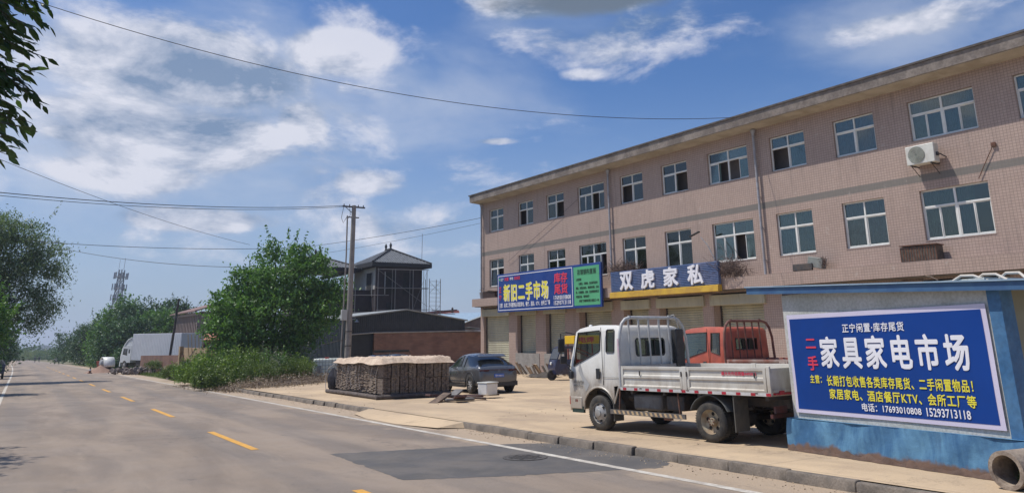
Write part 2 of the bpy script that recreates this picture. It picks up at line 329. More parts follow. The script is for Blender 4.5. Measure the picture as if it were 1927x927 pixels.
mb = MB()
for y0 in np.arange(5.9 - 9.1, 150, 9.1):
    y1 = y0 + 4.0; mb.add([(3.76, y0, -K*y0+RZ+.005), (3.90, y0, -K*y0+RZ+.005), (3.90, y1, -K*y1+RZ+.005), (3.76, y1, -K*y1+RZ+.005)], [(0,1,2,3)])
tag(mb.build('road_marking', line_yellow), kind='structure')
patch = mat('patch_asphalt', (.092, .087, .083), .8, (.145, .128, .112), 1.1, .9, fine=70, bump=.25, bscale=120)
mb = MB(); pz = lambda x, y, d=.002: (x, y, -K*y+RZ+d)
pc = [(4.72, 13.5), (4.60, 10.2), (6.0, 9.55), (8.05, 8.80), (8.62, 9.3), (8.55, 12.1), (7.9, 12.6)]; rp = random.Random(11); pp_ = []
for k in range(7):
    a, b = pc[k], pc[(k + 1) % 7]; L_ = math.dist(a, b); m_ = int(L_ / .09) + 1
    for q in range(m_): t = q / m_; pp_.append(pz(a[0] + (b[0] - a[0]) * t + rp.gauss(0, .012), a[1] + (b[1] - a[1]) * t + rp.gauss(0, .02)))
mb.add(pp_, [tuple(range(len(pp_)))])
tag(mb.build('road_patch', patch), kind='structure')
# worn manhole plate in the patch
mh = thing('manhole_cover', 'round dark manhole cover set in the fresh asphalt patch beside the white line', 'manhole cover', x=7.05, y=10.95, z=-K*10.95+RZ+.004, tilt=True)
mb = MB(); mb.lathe([(0, .36), (.006, .36), (.006, .32), (.003, .31), (.003, .001)], (0, 0, 0), 'Z', 30); mb.build('rim_plate', mat('cast_iron', (.055, .052, .05), .7, (.12, .10, .08), 20, .6, bump=.5, bscale=60), mh)
mb = MB()
for i in range(-3, 4):
    for j in range(-3, 4):
        if i*i + j*j < 10: mb.rbox((i*.085, j*.085, .007), (.05, .05, .006), (0, 0, .78))
mb.build('tread', MATS['cast_iron'], mh)
# yard, in one sheet up to the building, raised by the kerb
YM = yard_mat()
sheet('yard', [(8.62, -8), (60, -8), (60, 62), (19, 52), (14.5, 42.5), (8.75, 38.5), (8.58, 20.9), (8.58, 15.9)], 0.0, YM)
# dropped kerb ramp
mb = MB(); r = lambda x, y, d: (x, y, -K*y + d)
mb.add([r(8.5,15.7,.004), r(8.5,21.2,.004), r(7.95,21.0,RZ+.03), r(7.75,19.6,RZ+.008), r(7.72,17.6,RZ+.008), r(7.95,15.9,RZ+.03), r(8.5,15.6,RZ+.01), r(8.5,21.3,RZ+.01)],
       [(0,1,2,3,4,5), (0,5,6), (1,7,2)]); tag(mb.build('pavement_ramp', YM), kind='structure')
# kerb stones: every stone a thing
kerbm = mat('kerb_stone', (.235, .195, .155), .9, (.11, .095, .08), 2.2, .9, fine=40, bump=.5, bscale=30)
kproto = None; rk = random.Random(3); ky = -3.2; kk = 0; kmesh = []
for L in (.99, .99, .99):
    mb = MB(); mb.prism([(-.075, -.16), (-.062, -.01), (-.045, .012), (.05, .012), (.05, -.16)], lambda u, v, d: (u, d, v), .008, L - .003)
    ob = mb.build('kerb_stone', kerbm, bevel=.012); kmesh.append(ob)
ORD = ['first', 'second', 'third', 'fourth', 'fifth', 'sixth', 'seventh', 'eighth', 'ninth', 'tenth', 'eleventh', 'twelfth', 'thirteenth', 'fourteenth', 'fifteenth', 'sixteenth', 'seventeenth', 'eighteenth', 'nineteenth', 'twentieth', 'twenty-first', 'twenty-second', 'twenty-third', 'twenty-fourth', 'twenty-fifth', 'twenty-sixth']
def kerb_label(i, y):
    if y < 18: return 'grey kerb stone, %s from the dropped ramp toward the hut' % ORD[int(round(15 - y))]
    return 'grey kerb stone, %s past the dropped ramp toward the bushes' % ORD[int(round(y - 21))]
ks = []
y = -3.0
while y < 41.0:
    if not (15.6 < y < 21.0):
        o = kmesh[0] if not ks else kmesh[len(ks) % 3].copy()
        if ks and o.name not in C.objects: C.objects.link(o)
        wob = .03 * math.sin(y * .9) + rk.uniform(-.012, .012)
        o.matrix_world = Matrix.Translation((8.53 + (0.0 if y < 21 else -.02) + wob, y, -K*y + rk.uniform(-.012, .006))) @ Matrix.Rotation(-math.atan(K), 4, 'X') @ Matrix.Rotation(rk.uniform(-.02, .02), 4, 'Z')
        tag(o, kerb_label(len(ks), y), 'kerb stone', 'kerb stones along the yard'); ks.append(o)
    y += 1.0
for o in kmesh[1:]: bpy.data.objects.remove(o)
# ------------------------------------------------------------------ main building
a_ = math.radians(-1.97); FN = Vector((math.cos(a_), -math.sin(a_), 0)); FT = Vector((math.sin(a_), math.cos(a_), 0))
BM = Matrix.Translation(FN * 27) @ Matrix.Rotation(math.radians(1.97), 4, 'Z')
bld = bpy.data.objects.new('shop_building', None); C.objects.link(bld); bld.matrix_world = BM
tag(bld, 'long three-storey tiled building with roller shutters below and two rows of white windows', 'building')
def tile_mat():
    m_ = bpy.data.materials.new('facade_tile'); m_.use_nodes = True; N = NT(m_.node_tree); b = N.n['Principled BSDF']
    o = N.node('ShaderNodeTexCoord').outputs['Object']; x, y, z = N.sep(o)
    br = N.node('ShaderNodeTexBrick'); br.offset = 0; br.squash = 1; N.put(br.inputs['Vector'], N.comb(N.m('ADD', y, N.m('MULTIPLY', x, 1.0)), z, 0))
    br.inputs['Scale'].default_value = 1; br.inputs['Brick Width'].default_value = .108; br.inputs['Row Height'].default_value = .097; br.inputs['Mortar Size'].default_value = .0065
    br.inputs['Color1'].default_value = (.440, .328, .272, 1); br.inputs['Color2'].default_value = (.400, .296, .244, 1); br.inputs['Mortar'].default_value = (.225, .175, .150, 1); br.inputs['Bias'].default_value = -.2
    band = N.m('MULTIPLY', N.m('GREATER_THAN', z, 6.72), N.m('LESS_THAN', z, 6.98))
    c = N.mix(N.m('MULTIPLY', band, .82), br.outputs['Color'], (.150, .148, .132))
    c = N.mix(N.ramp(N.noise(o, .5, 5), .35, .7, 0, .35), c, N.mix(1.0, c, (.72, .72, .74), 'MULTIPLY'))
    c = N.mix(N.ramp(N.noise(N.map(o, (1, 2.2, .25)), 1.4, 6, .65), .52, .74, 0, .32), c, (.170, .135, .115))
    c = N.mix(N.ramp(N.noise(N.map(o, (1, 1, 1), (7, 2, 5)), 2.6, 7, .7), .60, .70, 0, .45), c, (.48, .42, .37))
    c = N.mix(N.m('MULTIPLY', N.ramp(N.noise(N.map(o, (1, 4.5, .12)), 1.0, 4), .56, .68), N.ramp(N.noise(o, .35, 3), .45, .6, 0, .3)), c, (.12, .10, .09))
    N.put(b.inputs['Base Color'], c); b.inputs['Roughness'].default_value = .62
    bn = N.node('ShaderNodeBump'); bn.inputs['Strength'].default_value = .25; bn.inputs['Distance'].default_value = .01; bn.invert = True; N.put(bn.inputs['Height'], br.outputs['Fac']); N.l.new(bn.outputs[0], b.inputs['Normal']); return m_
TM = tile_mat()
W3 = [(41.87, 0), (38.5, 1), (35.46, 2), (32.17, 3), (28.87, 4), (25.8, 5), (22.49, 6), (19.28, 7), (16.23, 8), (12.88, 9), (9.6, 10), (6.5, 11), (3.2, 12)]
wide = {3, 6, 9, 12}
wins = []        # (s0, s1, z0, z1, idx, floor)
for c, i in W3:
    hw = 1.15 if i in wide else .86
    if i == 1: hw = .82
    wins.append((c - hw, c + hw, 8.23, 9.70, i, 3)); wins.append((c - hw, c + hw, 4.66, 6.41, i, 2))
S0, S1 = 1.2, 43.83
ycuts = sorted({S0, S1} | {q for w_ in wins for q in w_[:2]}); 
for side in (0,):
    mb = MB()
    for (z0, z1, fl) in ((3.3, 4.66, 0), (4.66, 6.41, 2), (6.41, 8.23, 0), (8.23, 9.70, 3), (9.70, 10.3, 0)):
        cs = [S0, S1] if fl == 0 else sorted([S0, S1] + [q for w_ in wins if w_[5] == fl for q in w_[:2]])
        for k in range(len(cs) - 1):
            if fl and k % 2 == 1: continue
            mb.box((0, cs[k], z0), (.26, cs[k + 1], z1))
    # end walls, back wall, dark inner partition
    mb.box((.26, S1 - .24, -1.2), (9, S1, 10.3)); mb.box((.26, S0, -1.2), (9, S0 + .24, 10.3)); mb.box((8.76, S0 + .24, -1.2), (9, S1 - .24, 10.3))
    mb.build('wall', TM, bld)
mb = MB(); mb.box((.75, S0 + .3, -1), (.85, S1 - .3, 10.2)); mb.box((.27, S0 + .3, 6.9), (.74, S1 - .3, 7.0)); mb.box((.27, S0 + .3, 3.5), (.74, S1 - .3, 3.6)); mb.build('inner_wall', mat('dim_room', (.22, .18, .16), .95), bld)
# eaves
eavem = mat('eave_plaster', (.30, .26, .225), .9, (.15, .125, .11), 1.5, .8, fine=12)
mb = MB(); mb.prism([(-.85, 10.32), (-.87, 10.70), (-.87, 10.74), (9.4, 10.78), (9.4, 10.30), (.0, 10.27)], lambda u, v, d: (u, d, v), S0 - .2, 43.86)
mb.build('roof_slab', eavem, bld)
mb = MB(); mb.prism([(-.92, 10.745), (-.93, 10.81), (9.45, 10.90), (9.45, 10.79)], lambda u, v, d: (u, d, v), S0 - .25, 43.93); mb.build('roof_edge', mat('roof_felt', (.10, .095, .09), .9, (.2, .17, .15), 4, .6), bld)
soff = mat('soffit_plaster', (.46, .42, .35), .9, (.30, .26, .2), 1.2, .7)
mb = MB(); mb.prism([(-.80, 10.315), (-.80, 10.30), (-.005, 10.245), (-.005, 10.262)], lambda u, v, d: (u, d, v), S0, 43.82); mb.build('soffit', soff, bld)
# canopy slab above the shops
mb = MB(); mb.box((-.65, S0 - .2, 3.42), (-.003, 43.86, 3.91)); mb.build('canopy', TM, bld)
mb = MB(); mb.box((-.60, S0, 3.385), (.25, 43.6, 3.417)); mb.build('canopy_soffit', mat('dark_soffit', (.16, .14, .12), .9, (.08, .07, .06), 3, .7), bld)  # underside sheet, mottled and darker than the canopy tile
# shop fronts
shut = [(43.40, 40.5, -.35), (39.55, 37.65, .55), (36.6, 34.8, .55), (33.5, 30.85, .1), (29.85, 28.07, 0), (27.3, 24.56, 0), (23.9, 21.2, 0), (17.25, 15.1, 0), (14.3, 11.7, 0), (10.6, 8.7, 0), (7.6, 5.8, 0), (4.6, 2.2, 0)]
def shutter_mat():
    m_ = bpy.data.materials.new('shutter_metal'); m_.use_nodes = True; N = NT(m_.node_tree); b = N.n['Principled BSDF']
    o = N.node('ShaderNodeTexCoord').outputs['Object']
    c = N.mix(N.ramp(N.noise(N.map(o, (1, 1, .5)), .9, 5), .35, .65), (.46, .445, .33), (.36, .345, .265))
    c = N.mix(N.ramp(N.noise(N.map(o, (1, 5, .6)), 2, 5), .55, .75, 0, .6), c, (.22, .19, .13))
    N.put(b.inputs['Base Color'], c); b.inputs['Roughness'].default_value = .55; return m_
SM = shutter_mat(); prev = S1
for i, (a, b, zb) in enumerate(shut):
    rec = .22 if i == 0 else (.32 if i in (1, 2) else .5)
    mb = MB(); n = int((3.2 - zb) / .11); prof = []
    for k in range(n + 1):
        z = zb + (3.2 - zb) * k / n; prof += [(rec + .03, z), (rec, z + .03), (rec, z + .075)]
    vs = []
    for (x, z) in prof: vs += [(x, b, z), (x, a, z)]
    mb.add(vs, [(2*k, 2*k+1, 2*k+3, 2*k+2) for k in range(len(prof) - 1)]); sh = mb.build('roller_shutter', SM, bld)
    mb = MB(); mb.box((-.12, b - .18, 2.78), (rec - .01, a + .12, 3.24)); bx = mb.build('shutter_box', SM, bld, bevel=.02)
    for (ya_, yb_) in ((a - .05, a + .01), (b - .01, b + .05)): mb = MB(); mb.box((rec - .06, ya_, zb), (rec + .05, yb_, 2.77)); mb.build('guide_rail', dark_metal, bld)
    pil = MB(); pil.box((.0, a + .012, -1.2), (.56, prev, 3.38)); pil.build('pillar', TM, bld); prev = b - .012
    plinth = MB(); plinth.box((-.03 + .002*(i % 2), b - .35, -1.2), (.75, a + .2, zb - .005)); plinth.build('plinth', concrete, bld)
pil = MB(); pil.box((0, S0, -1.2), (.56, prev, 3.38)); pil.build('pillar', TM, bld)
mb = MB(); mb.box((.57, S0+.3, -1), (.70, S1 - .3, 3.36)); mb.build('back_panel', dark_hole, bld)
# small dark notice window beside the shutters
mb = MB(); mb.box((-.02, 19.2, 2.1), (-.004, 20.2, 3.2)); mb.build('notice_panel', mat('maroon_panel', (.06, .035, .035), .3), bld)
# windows
def window_meshes(idx, fl, hw, h):
    """frame and panes in local coords: y from -hw..hw, z from 0..h, x depth"""
    fr = MB(); pn = MB(); isw = hw > 1; ft = .055
    x0, x1 = .10, .16
    tz = h * .66
    fr.box((x0, -hw, 0), (x1, hw, ft)); fr.box((x0, -hw, h - ft), (x1, hw, h)); fr.box((x0, -hw, ft), (x1, -hw + ft, h - ft)); fr.box((x0, hw - ft, ft), (x1, hw, h - ft))
    fr.box((x0 - .004, -hw + ft, tz - .035), (x1, hw - ft, tz + .035)); fr.box((x0 - .002, -.04 if isw else -.03, ft), (x1 - .002, .04 if isw else .03, h - ft))
    pn.box((.125, -hw + ft, tz + .035), (.131, -.04, h - ft)); pn.box((.125, .04, tz + .035), (.131, hw - ft, h - ft))
    r = random.Random(idx * 7 + fl)
    # lower sashes: list of (y0, y1, open)
    if isw: segs = [(-hw + ft, -hw / 2), (-hw / 2, -.04), (.04, hw / 2), (hw / 2, hw - ft)]
    else: segs = [(-hw + ft, -.03), (.03, hw - ft)]
    opn = OPEN.get((idx, fl), ())
    for k, (y0, y1) in enumerate(segs):
        if k in opn: continue
        xx = .105 if k % 2 else .130
        fr.box((xx, y0, ft), (xx + .025, y0 + .035, tz - .035)); fr.box((xx, y1 - .035, ft), (xx + .025, y1, tz - .035))
        fr.box((xx + .001, y0 + .035, ft), (xx + .024, y1 - .035, ft + .035)); fr.box((xx + .001, y0 + .035, tz - .07), (xx + .024, y1 - .035, tz - .035))
        pn.rbox((xx + .012, (y0 + y1) / 2, (ft + tz - .035) / 2), (.006, y1 - y0 - .07, tz - .105 - ft), (0, r.gauss(0, .022), r.gauss(0, .022)))
    return fr, pn
# y increases to the viewer's left; segment 0 is the viewer's right
OPEN = {(2, 3): (0,), (3, 3): (1,), (4, 3): (1,), (5, 3): (0,), (6, 3): (1, 2), (7, 3): (1,), (0, 2): (0,), (3, 2): (0,), (6, 2): (1,), (1, 3): (1,), (10, 3): (0,), (10, 2): ()}
curt = [mat('curtain_pale', (.42, .48, .46), .9, (.28, .33, .31), 6, .6), mat('curtain_green', (.20, .29, .26), .9, (.13, .19, .17), 6, .6), mat('curtain_lilac', (.30, .28, .34), .9, (.2, .18, .22), 6, .6)]
room_wall = mat('room_wall', (.10, .09, .08), .9)
glass_pane = glassmat('window_pane_glass', (.72, .78, .75), .08, gcol=(.72, .72, .66))
for (s0, s1, z0, z1, i, fl) in wins:
    hw = (s1 - s0) / 2; fr, pn = window_meshes(i, fl, hw, z1 - z0)
    f = fr.build('window', white_frame, bld, bevel=.006, seg=1); f.location = (0, (s0 + s1) / 2, z0)
    p = pn.build('pane', glass_pane, f)
    # interior blinds/curtains close behind the glass
    r = random.Random(i * 31 + fl); cm = MB(); n = 26; opn = OPEN.get((i, fl), ()); nseg = 4 if hw > 1 else 2
    done = False
    for k in range(nseg):
        kk = k
        if kk in opn or r.random() < .18: continue
        y0 = -hw + k * 2 * hw / nseg; vs = []
        for q in range(n + 1): vs += [(.24 + .02 * math.sin(q * 2.1), y0 + q * 2 * hw / nseg / n, .02), (.24 + .02 * math.sin(q * 2.1), y0 + q * 2 * hw / nseg / n, z1 - z0 - .02)]
        cm.add(vs, [(2*q, 2*q+1, 2*q+3, 2*q+2) for q in range(n)]); done = True
    if done: cm.build('curtain', curt[r.choice((0, 1, 1, 0, 2))], f)
    sl = MB(); sl.box((-.015, -hw - .02, -.03), (.10, hw + .02, -.002)); sl.build('sill', TM, f)
# downpipes
pipem = mat('downpipe_grey', (.33, .34, .37), .5, (.22, .2, .2), 4, .6)
for s, zb in ((43.52, 4.0), (30.5, 4.0), (20.82, 3.93)):
    mb = MB(); mb.cyl((-.14, s, zb), (-.14, s, 10.05), .055, n=14); mb.cyl((-.14, s, 10.02), (-.14, s, 10.2), .06, .12, n=14)
    for z in np.arange(zb + .6, 10, 1.35): mb.cyl((-.14, s, z), (-.14, s, z + .07), .064, n=14); mb.box((-.1, s - .02, z), (0, s + .02, z + .03))
    mb.build('downpipe', pipem, bld, smooth=True)
def on_bld(o, x, s, z, rz=0): o.matrix_world = BM @ Matrix.Translation((x, s, z)) @ Matrix.Rotation(rz, 4, 'Z'); return o
def bthing(name, label, cat, x, s, z, group=None, rz=0):
    o = bpy.data.objects.new(name, None); C.objects.link(o); on_bld(o, x, s, z, rz); return tag(o, label, cat, group)
# ------------------------------------------------------------------ sign one: long blue and green board
s1 = bthing('signboard', 'long blue shop board with yellow characters and a green text panel at its right', 'signboard', -.78, 40.38, 2.96)
sb = mat('sign_blue', (.012, .045, .22), .4, (.018, .065, .28), 1, .5); sgn = mat('sign_green', (.10, .40, .20), .45, (.08, .33, .17), 1, .5)
def fs(u, v, d=0.0): return (-.13 - d, -u, v)      # viewer right = -y
Wd, Hd = 9.88, 2.29
mb = MB(); mb.box((-.12, -Wd, 0), (0, 0, Hd)); mb.build('panel', sb, s1, bevel=.01)
mb = MB(); mb.box((-.126, -Wd + .12, .13), (-.121, -7.62, Hd - .13)); mb.build('text_panel', sgn, s1)
sw = mat('sign_white', (.80, .80, .84), .5, (.7, .7, .75), 3, .4); sy = mat('sign_yellow', (.80, .72, .06), .5, (.7, .62, .05), 3, .4); sr = mat('sign_red', (.70, .05, .10), .5, (.6, .04, .08), 3, .4); sk = mat('sign_black', (.015, .03, .02), .6)
mb = MB()
for (a, b, c, d) in ((.10, .10, 7.50, .14), (.10, Hd - .14, 7.50, Hd - .10), (.10, .14, .14, Hd - .14), (7.46, .14, 7.50, Hd - .14)): mb.box((-.125, -c, b), (-.121, -a, d))
mb.build('border', sw, s1)
SPC = 1.22
mb = MB(); put_text(mb, '新旧二手市场', .72, .66, 4.55, .98, fs, .045, d0=.004); mb.build('yellow_lettering', sy, s1)
mb = MB(); put_text(mb, '新旧二手市场', .76, .63, 4.55, .98, fs, .06, d0=.001); mb.build('lettering_outline', sw, s1); SPC = 1.0
mb = MB(); put_text(mb, '库存', 5.88, 1.44, 1.18, .53, fs, .045, d0=.004); put_text(mb, '尾货', 5.88, .83, 1.18, .53, fs, .045, d0=.004); put_text(mb, '正', .22, 1.18, .24, .32, fs, .03, d0=.004); put_text(mb, '宁', .22, .72, .24, .32, fs, .03, d0=.004)
put_text(mb, '闲置', .85, 1.86, .42, .2, fs, .04, d0=.004); put_text(mb, '库存尾货', 1.9, 1.86, .6, .2, fs, .04, d0=.004); mb.build('red_lettering', sr, s1)
mb = MB(); put_text(mb, '17693010808', 5.82, .52, 1.52, .22, fs, .03, d0=.004); put_text(mb, '15293713118', 5.82, .24, 1.52, .22, fs, .03, d0=.004)
put_text(mb, '主营：各类二手闲置物品 家居家电、餐厅、酒店、KTV、会所工厂等', .25, .27, 5.2, .27, fs, .03, d0=.004); put_text(mb, '正宁', .4, 1.88, .3, .17, fs, .03, d0=.004); put_text(mb, '市场', 1.4, 1.88, .36, .17, fs, .03, d0=.004); mb.build('white_lettering', sw, s1)
mb = MB(); mb.cyl((-.1245, -.27, 1.97), (-.127, -.27, 1.97), .08, n=16); mb.build('logo_dot', sgn, s1)
mb = MB(); put_text(mb, '彩钢钢构直销', 7.95, 1.72, 1.55, .30, fs, .008, d0=.004)
for k, (t, u, l) in enumerate((('主营范围：', 7.85, .45), ('彩钢瓦、岩棉板、复合板等各种', 8.05, 1.55), ('规格、彩钢活动房、钢结构车棚、活动', 7.8, 1.88), ('板、彩钢围挡、岩棉、泡沫等建材批发', 7.8, 1.88), ('零售安装、钢构制作', 7.8, 1.1), ('承接厂房钢构彩钢工程施工一体', 8.05, 1.62))): put_text(mb, t, u, 1.42 - k * .225, l, .135, fs, .03, d0=.004)
mb.build('black_lettering', sk, s1)
mb = MB()
for s in (-.8, -3.5, -6.2, -9.0): mb.box((.0, s - .03, .3), (.13, s + .03, .36)); mb.box((.0, s-.03, .9), (.74, s+.03, .94))
mb.build('bracket', dark_metal, s1)
# ------------------------------------------------------------------ sign two: ribbed blue board with solid white characters
s2 = bthing('signboard', 'faded blue ribbed board with four large white characters above a yellow strip', 'signboard', -.70, 29.80, 3.357)
def rib_mat():
    return mat('faded_blue_ribs', (.085, .14, .29), .5, (.17, .20, .33), 1.1, .9, fine=9)
mb = MB(); prof = []; n = 13
for k in range(n):
    z = .29 + k * (1.0 / n); hgt = 1.0 / n; prof += [(-.12, z), (-.155, z + hgt * .15), (-.155, z + hgt * .7), (-.12, z + hgt * .85)]
prof += [(-.12, 1.29), (0, 1.29), (0, .29)]
mb.prism(prof, lambda u, v, d: (u, d, v), -7.05, 0); mb.build('ribbed_panel', rib_mat(), s2)
mb = MB(); mb.prism([(-.13, .285), (-.24, .25), (-.26, .0), (-.2, -.02), (0, .0), (0, .285)], lambda u, v, d: (u, d, v), -7.07, .02); mb.build('yellow_strip', mat('strip_yellow', (.58, .37, .04), .5, (.42, .24, .04), 2, .8), s2)
def fs2(u, v, d=0.0): return (-.16 - d, -u, v)
for k, ch in enumerate('双虎家私'):
    mb = MB(); put_text(mb, ch, .78 + k * 1.52, .37, .86, .84, fs2, .05, ext=.07); mb.build('white_lettering', sw, s2)
mb = MB()
for k in range(4): mb.box((-.1, -k*2.2 - .3, .02), (.6, -k*2.2 - .25, .06))
mb.build('bracket', dark_metal, s2)
# ------------------------------------------------------------------ air conditioner
ac = bthing('air_conditioner', 'white outdoor air conditioner unit on brackets under the wide top-floor window', 'air conditioner', -.53, 13.05, 7.26)
acw = mat('ac_white', (.66, .66, .60), .5, (.5, .48, .42), 3, .6)
mb = MB(); mb.box((0, 0, 0), (.34, 1.0, .68)); mb.build('casing', acw, ac, bevel=.025)
mb = MB(); mb.lathe([(-.02, .29), (-.012, .27), (-.012, .02), (-.02, .001)], (.0, .62, .34), 'X', 28); mb.build('fan_grille', mat('fan_grey', (.22, .24, .20), .6), ac)
mb = MB()
for rr in (.06, .1, .14, .18, .22, .26): mb.tube([(-.03, .62 + rr*math.cos(t), .34 + rr*math.sin(t)) for t in np.linspace(0, 2*PI, 25)], .004, 4)
mb.build('grille_rings', acw, ac)
mb = MB()
for s in (.15, .85): mb.box((-.02, s - .02, -.04), (.53, s + .02, -.002)); mb.tube([(.02, s, -.03), (.5, s, -.36)], .014, 6)
mb.build('bracket', dark_metal, ac)
mb = MB(); mb.tube([(.2, -.005, .3), (.25, -.08, .28), (.35, -.12, .22), (.53, -.12, .2)], .022, 8); mb.box((.1, -.06, .22), (.2, -.004, .34)); mb.build('refrigerant_hose', black_plastic, ac)
# cables and anchors on the facade
anc = bthing('cable_anchor', 'rusty wall anchor with a loose cable trailing down left of it', 'cable anchor', -.02, 11.35, 7.55)
mb = MB(); mb.box((-.05, -.07, -.07), (.0, .07, .07)); mb.build('plate', rust, anc); mb = MB(); mb.tube([(-.03, 0, 0), (-.03, .18, -.3), (-.03, .42, -.7), (-.03, .62, -1.05)], .013, 6); mb.build('cable', rust, anc)
# things standing on the canopy
def brush_pile(s, x, z, L, H, seed, label, W=.55):
    r = random.Random(seed); mb = MB()
    for k in range(330):
        c = Vector((x + r.gauss(0, W * .28), s + r.gauss(0, L * .27), z + abs(r.gauss(0, H * .42)))); d = Vector((r.gauss(0, .35), r.gauss(0, 1), r.gauss(0, .55))).normalized() * r.uniform(.12, .42)
        mid = c + Vector((r.uniform(-.06, .06), r.uniform(-.06, .06), r.uniform(-.02, .08)))
        mb.tube([c - d, mid, c + d], .011, 4, .004)
    o = mb.build('brushwood_pile', mat('dry_twigs', (.085, .055, .045), .9, (.17, .12, .10), 5, .8)); o.matrix_world = BM; return tag(o, label, 'brushwood pile')
brush_pile(29.3, -.42, 4.66, 1.9, .45, 1, 'heap of reddish dry twigs between the two signboards')
b2 = brush_pile(22.5, -.5, 4.05, 1.7, .75, 2, 'dark heap of brushwood hanging over the right end of the ribbed blue sign', .7)
mb = MB(); mb.tube([(0, 0, 0), (0, .05, .5), (0, .38, 1.1), (0, .75, 1.5)], .02, 8); mb.build('arm', steel, None)
lampo = bthing('street_lamp', 'small lamp on a thin bent arm above the ribbed blue sign', 'street lamp', -.62, 23.05, 4.3)
bpy.data.objects['arm'].parent = lampo
mb = MB(); mb.rbox((0, 1.12, 1.68), (.15, .62, .055), (-.28, 0, 0)); mb.build('lamp_head', black_plastic, lampo, bevel=.02)
# old boxes on the canopy
gb = bthing('metal_box', 'old grey metal unit lying on the canopy with a dark grille', 'metal box', -.55, 18.2, 3.915)
mb = MB(); mb.rbox((.2, 0, .30), (.34, .62, .40), (.22, 0, .1)); mb.build('casing', mat('grey_green_metal', (.24, .26, .24), .6, (.16, .15, .14), 4, .7), gb, bevel=.02)
mb = MB(); mb.rbox((-.02, .5, .15), (.1, .85, .26), (0, .12, .05)); mb.build('grille', dark_metal, gb, bevel=.01)
mb = MB(); r = random.Random(5)
for k in range(40): c = Vector((.1, -.35 + r.gauss(0, .1), .15 + r.random() * .3)); d = Vector((r.gauss(0, 1), r.gauss(0, 1), r.gauss(0, 1))).normalized() * .12; mb.tube([c - d, c + d], .008, 4)
mb.build('twigs', MATS['dry_twigs'], gb)
cg = bthing('wire_crate', 'dark rusty crate standing on the canopy below the wide right-hand window', 'crate', -.55, 13.45, 3.915)
mb = MB(); mb.box((0, 0, 0), (.45, 1.25, .52)); mb.build('body', mat('dark_rusty_sheet', (.05, .045, .04), .8, (.13, .10, .08), 6, .8), cg)
mb = MB()
for k in range(14): mb.box((-.012, k * .095, .02), (-.002, k * .095 + .03, .5))
mb.rbox((.2, .6, .55), (.5, 1.32, .03), (.02, .03, 0)); mb.build('lid', rust, cg)
tr = bthing('planter_tray', 'dark tray and pale bucket on the left end of the canopy', 'planter', -.5, 41.3, 3.915)
mb = MB(); mb.prism([(0, 0), (.4, 0), (.48, .42), (-.06, .42)], lambda u, v, d: (u, d, v), 0, 1.35); mb.build('tray', mat('dark_brown_plastic', (.06, .035, .03), .7), tr)
mb = MB(); mb.lathe([(0, .13), (.38, .2), (.40, .21), (.38, .19), (.02, .12)], (.15, 1.75, 0), 'Z', 16); mb.build('bucket', mat('grey_bucket', (.35, .34, .34), .6), tr)
mb = MB(); mb.rbox((.2, .75, .47), (.6, 1.9, .03), (.08, 0, 0)); mb.build('cover_board', wood, tr)
# ------------------------------------------------------------------ roadside hut with the big banner
q0 = (9.88, 5.42); e_yaw = -math.atan2(.36, 2.76)
hut = thing('roadside_hut', 'white and blue roadside hut covered by a big blue banner', 'hut', x=q0[0], y=q0[1], yaw=e_yaw, tilt=True)
hw_ = mat('hut_plaster', (.56, .56, .53), .85, (.42, .43, .38), 2, .7, fine=25, bump=.2)
mb = MB(); mb.box((.0, -.57, .0), (2.3, 2.82, 2.30)); mb.build('wall', hw_, hut)
mb = MB(); mb.box((-.012, -.73, .0), (.10, -.571, 2.14)); mb.box((.10, -.73, .0), (.22, -.60, 2.14)); mb.build('corner_post', blue_paint, hut)
mb = MB(); mb.box((.22, -.66, .0), (2.28, -.575, 2.2)); mb.build('side_panel', mat('olive_panel', (.30, .29, .21), .85, (.22, .21, .16), 2, .6), hut)
def apron_mat():
    m_ = bpy.data.materials.new('blue_apron'); m_.use_nodes = True; N = NT(m_.node_tree); b = N.n['Principled BSDF']
    o = N.node('ShaderNodeTexCoord').outputs['Object']; x, y, z = N.sep(o)
    c = N.mix(N.ramp(N.noise(N.map(o, (1, 1, .35)), 2.2, 6, .65, .6), .35, .66), (.030, .11, .23), (.11, .26, .40))
    c = N.mix(N.ramp(N.noise(N.map(o, (1, 1.4, .3), (4, 2, 1)), 3.5, 5), .55, .7, 0, .6), c, (.045, .11, .20))
    mud = N.m('ADD', z, N.m('MULTIPLY', N.noise(o, 5, 5), -.22)); c = N.mix(N.ramp(mud, -.045, .02, 1, 0), c, (.14, .085, .06))
    N.put(b.inputs['Base Color'], c); b.inputs['Roughness'].default_value = .7
    bn = N.node('ShaderNodeBump'); bn.inputs['Strength'].default_value = .5; bn.inputs['Distance'].default_value = .03; N.put(bn.inputs['Height'], N.noise(o, 6, 5)); N.l.new(bn.outputs[0], b.inputs['Normal']); return m_
mb = MB(); ny, nz_ = 36, 6; r = random.Random(8); vs = []
for i in range(ny + 1):
    for j in range(nz_ + 1):
        yy = -.80 + (2.90 + .80) * i / ny; zz = -.02 + .48 * j / nz_
        vs.append((-.075 - .015 * math.sin(yy * 3.1) - (.05 * (1 - j / nz_)) + .012 * math.sin(yy * 9 + j), yy, zz + (.0 if j < nz_ else .01 * math.sin(yy * 2))))
mb.add(vs, [(i*(nz_+1)+j, (i+1)*(nz_+1)+j, (i+1)*(nz_+1)+j+1, i*(nz_+1)+j+1) for i in range(ny) for j in range(nz_)])
mb.add([(-.075, -.80, .46), (-.075, 2.90, .46), (0, 2.90, .46), (0, -.80, .46)], [(0, 1, 2, 3)]); mb.box((-.07, 2.85, -.02), (.3, 2.90, .45)); mb.box((-.07, -.80, -.02), (2.3, -.735, .45))
mb.build('apron', apron_mat(), hut, smooth=True)
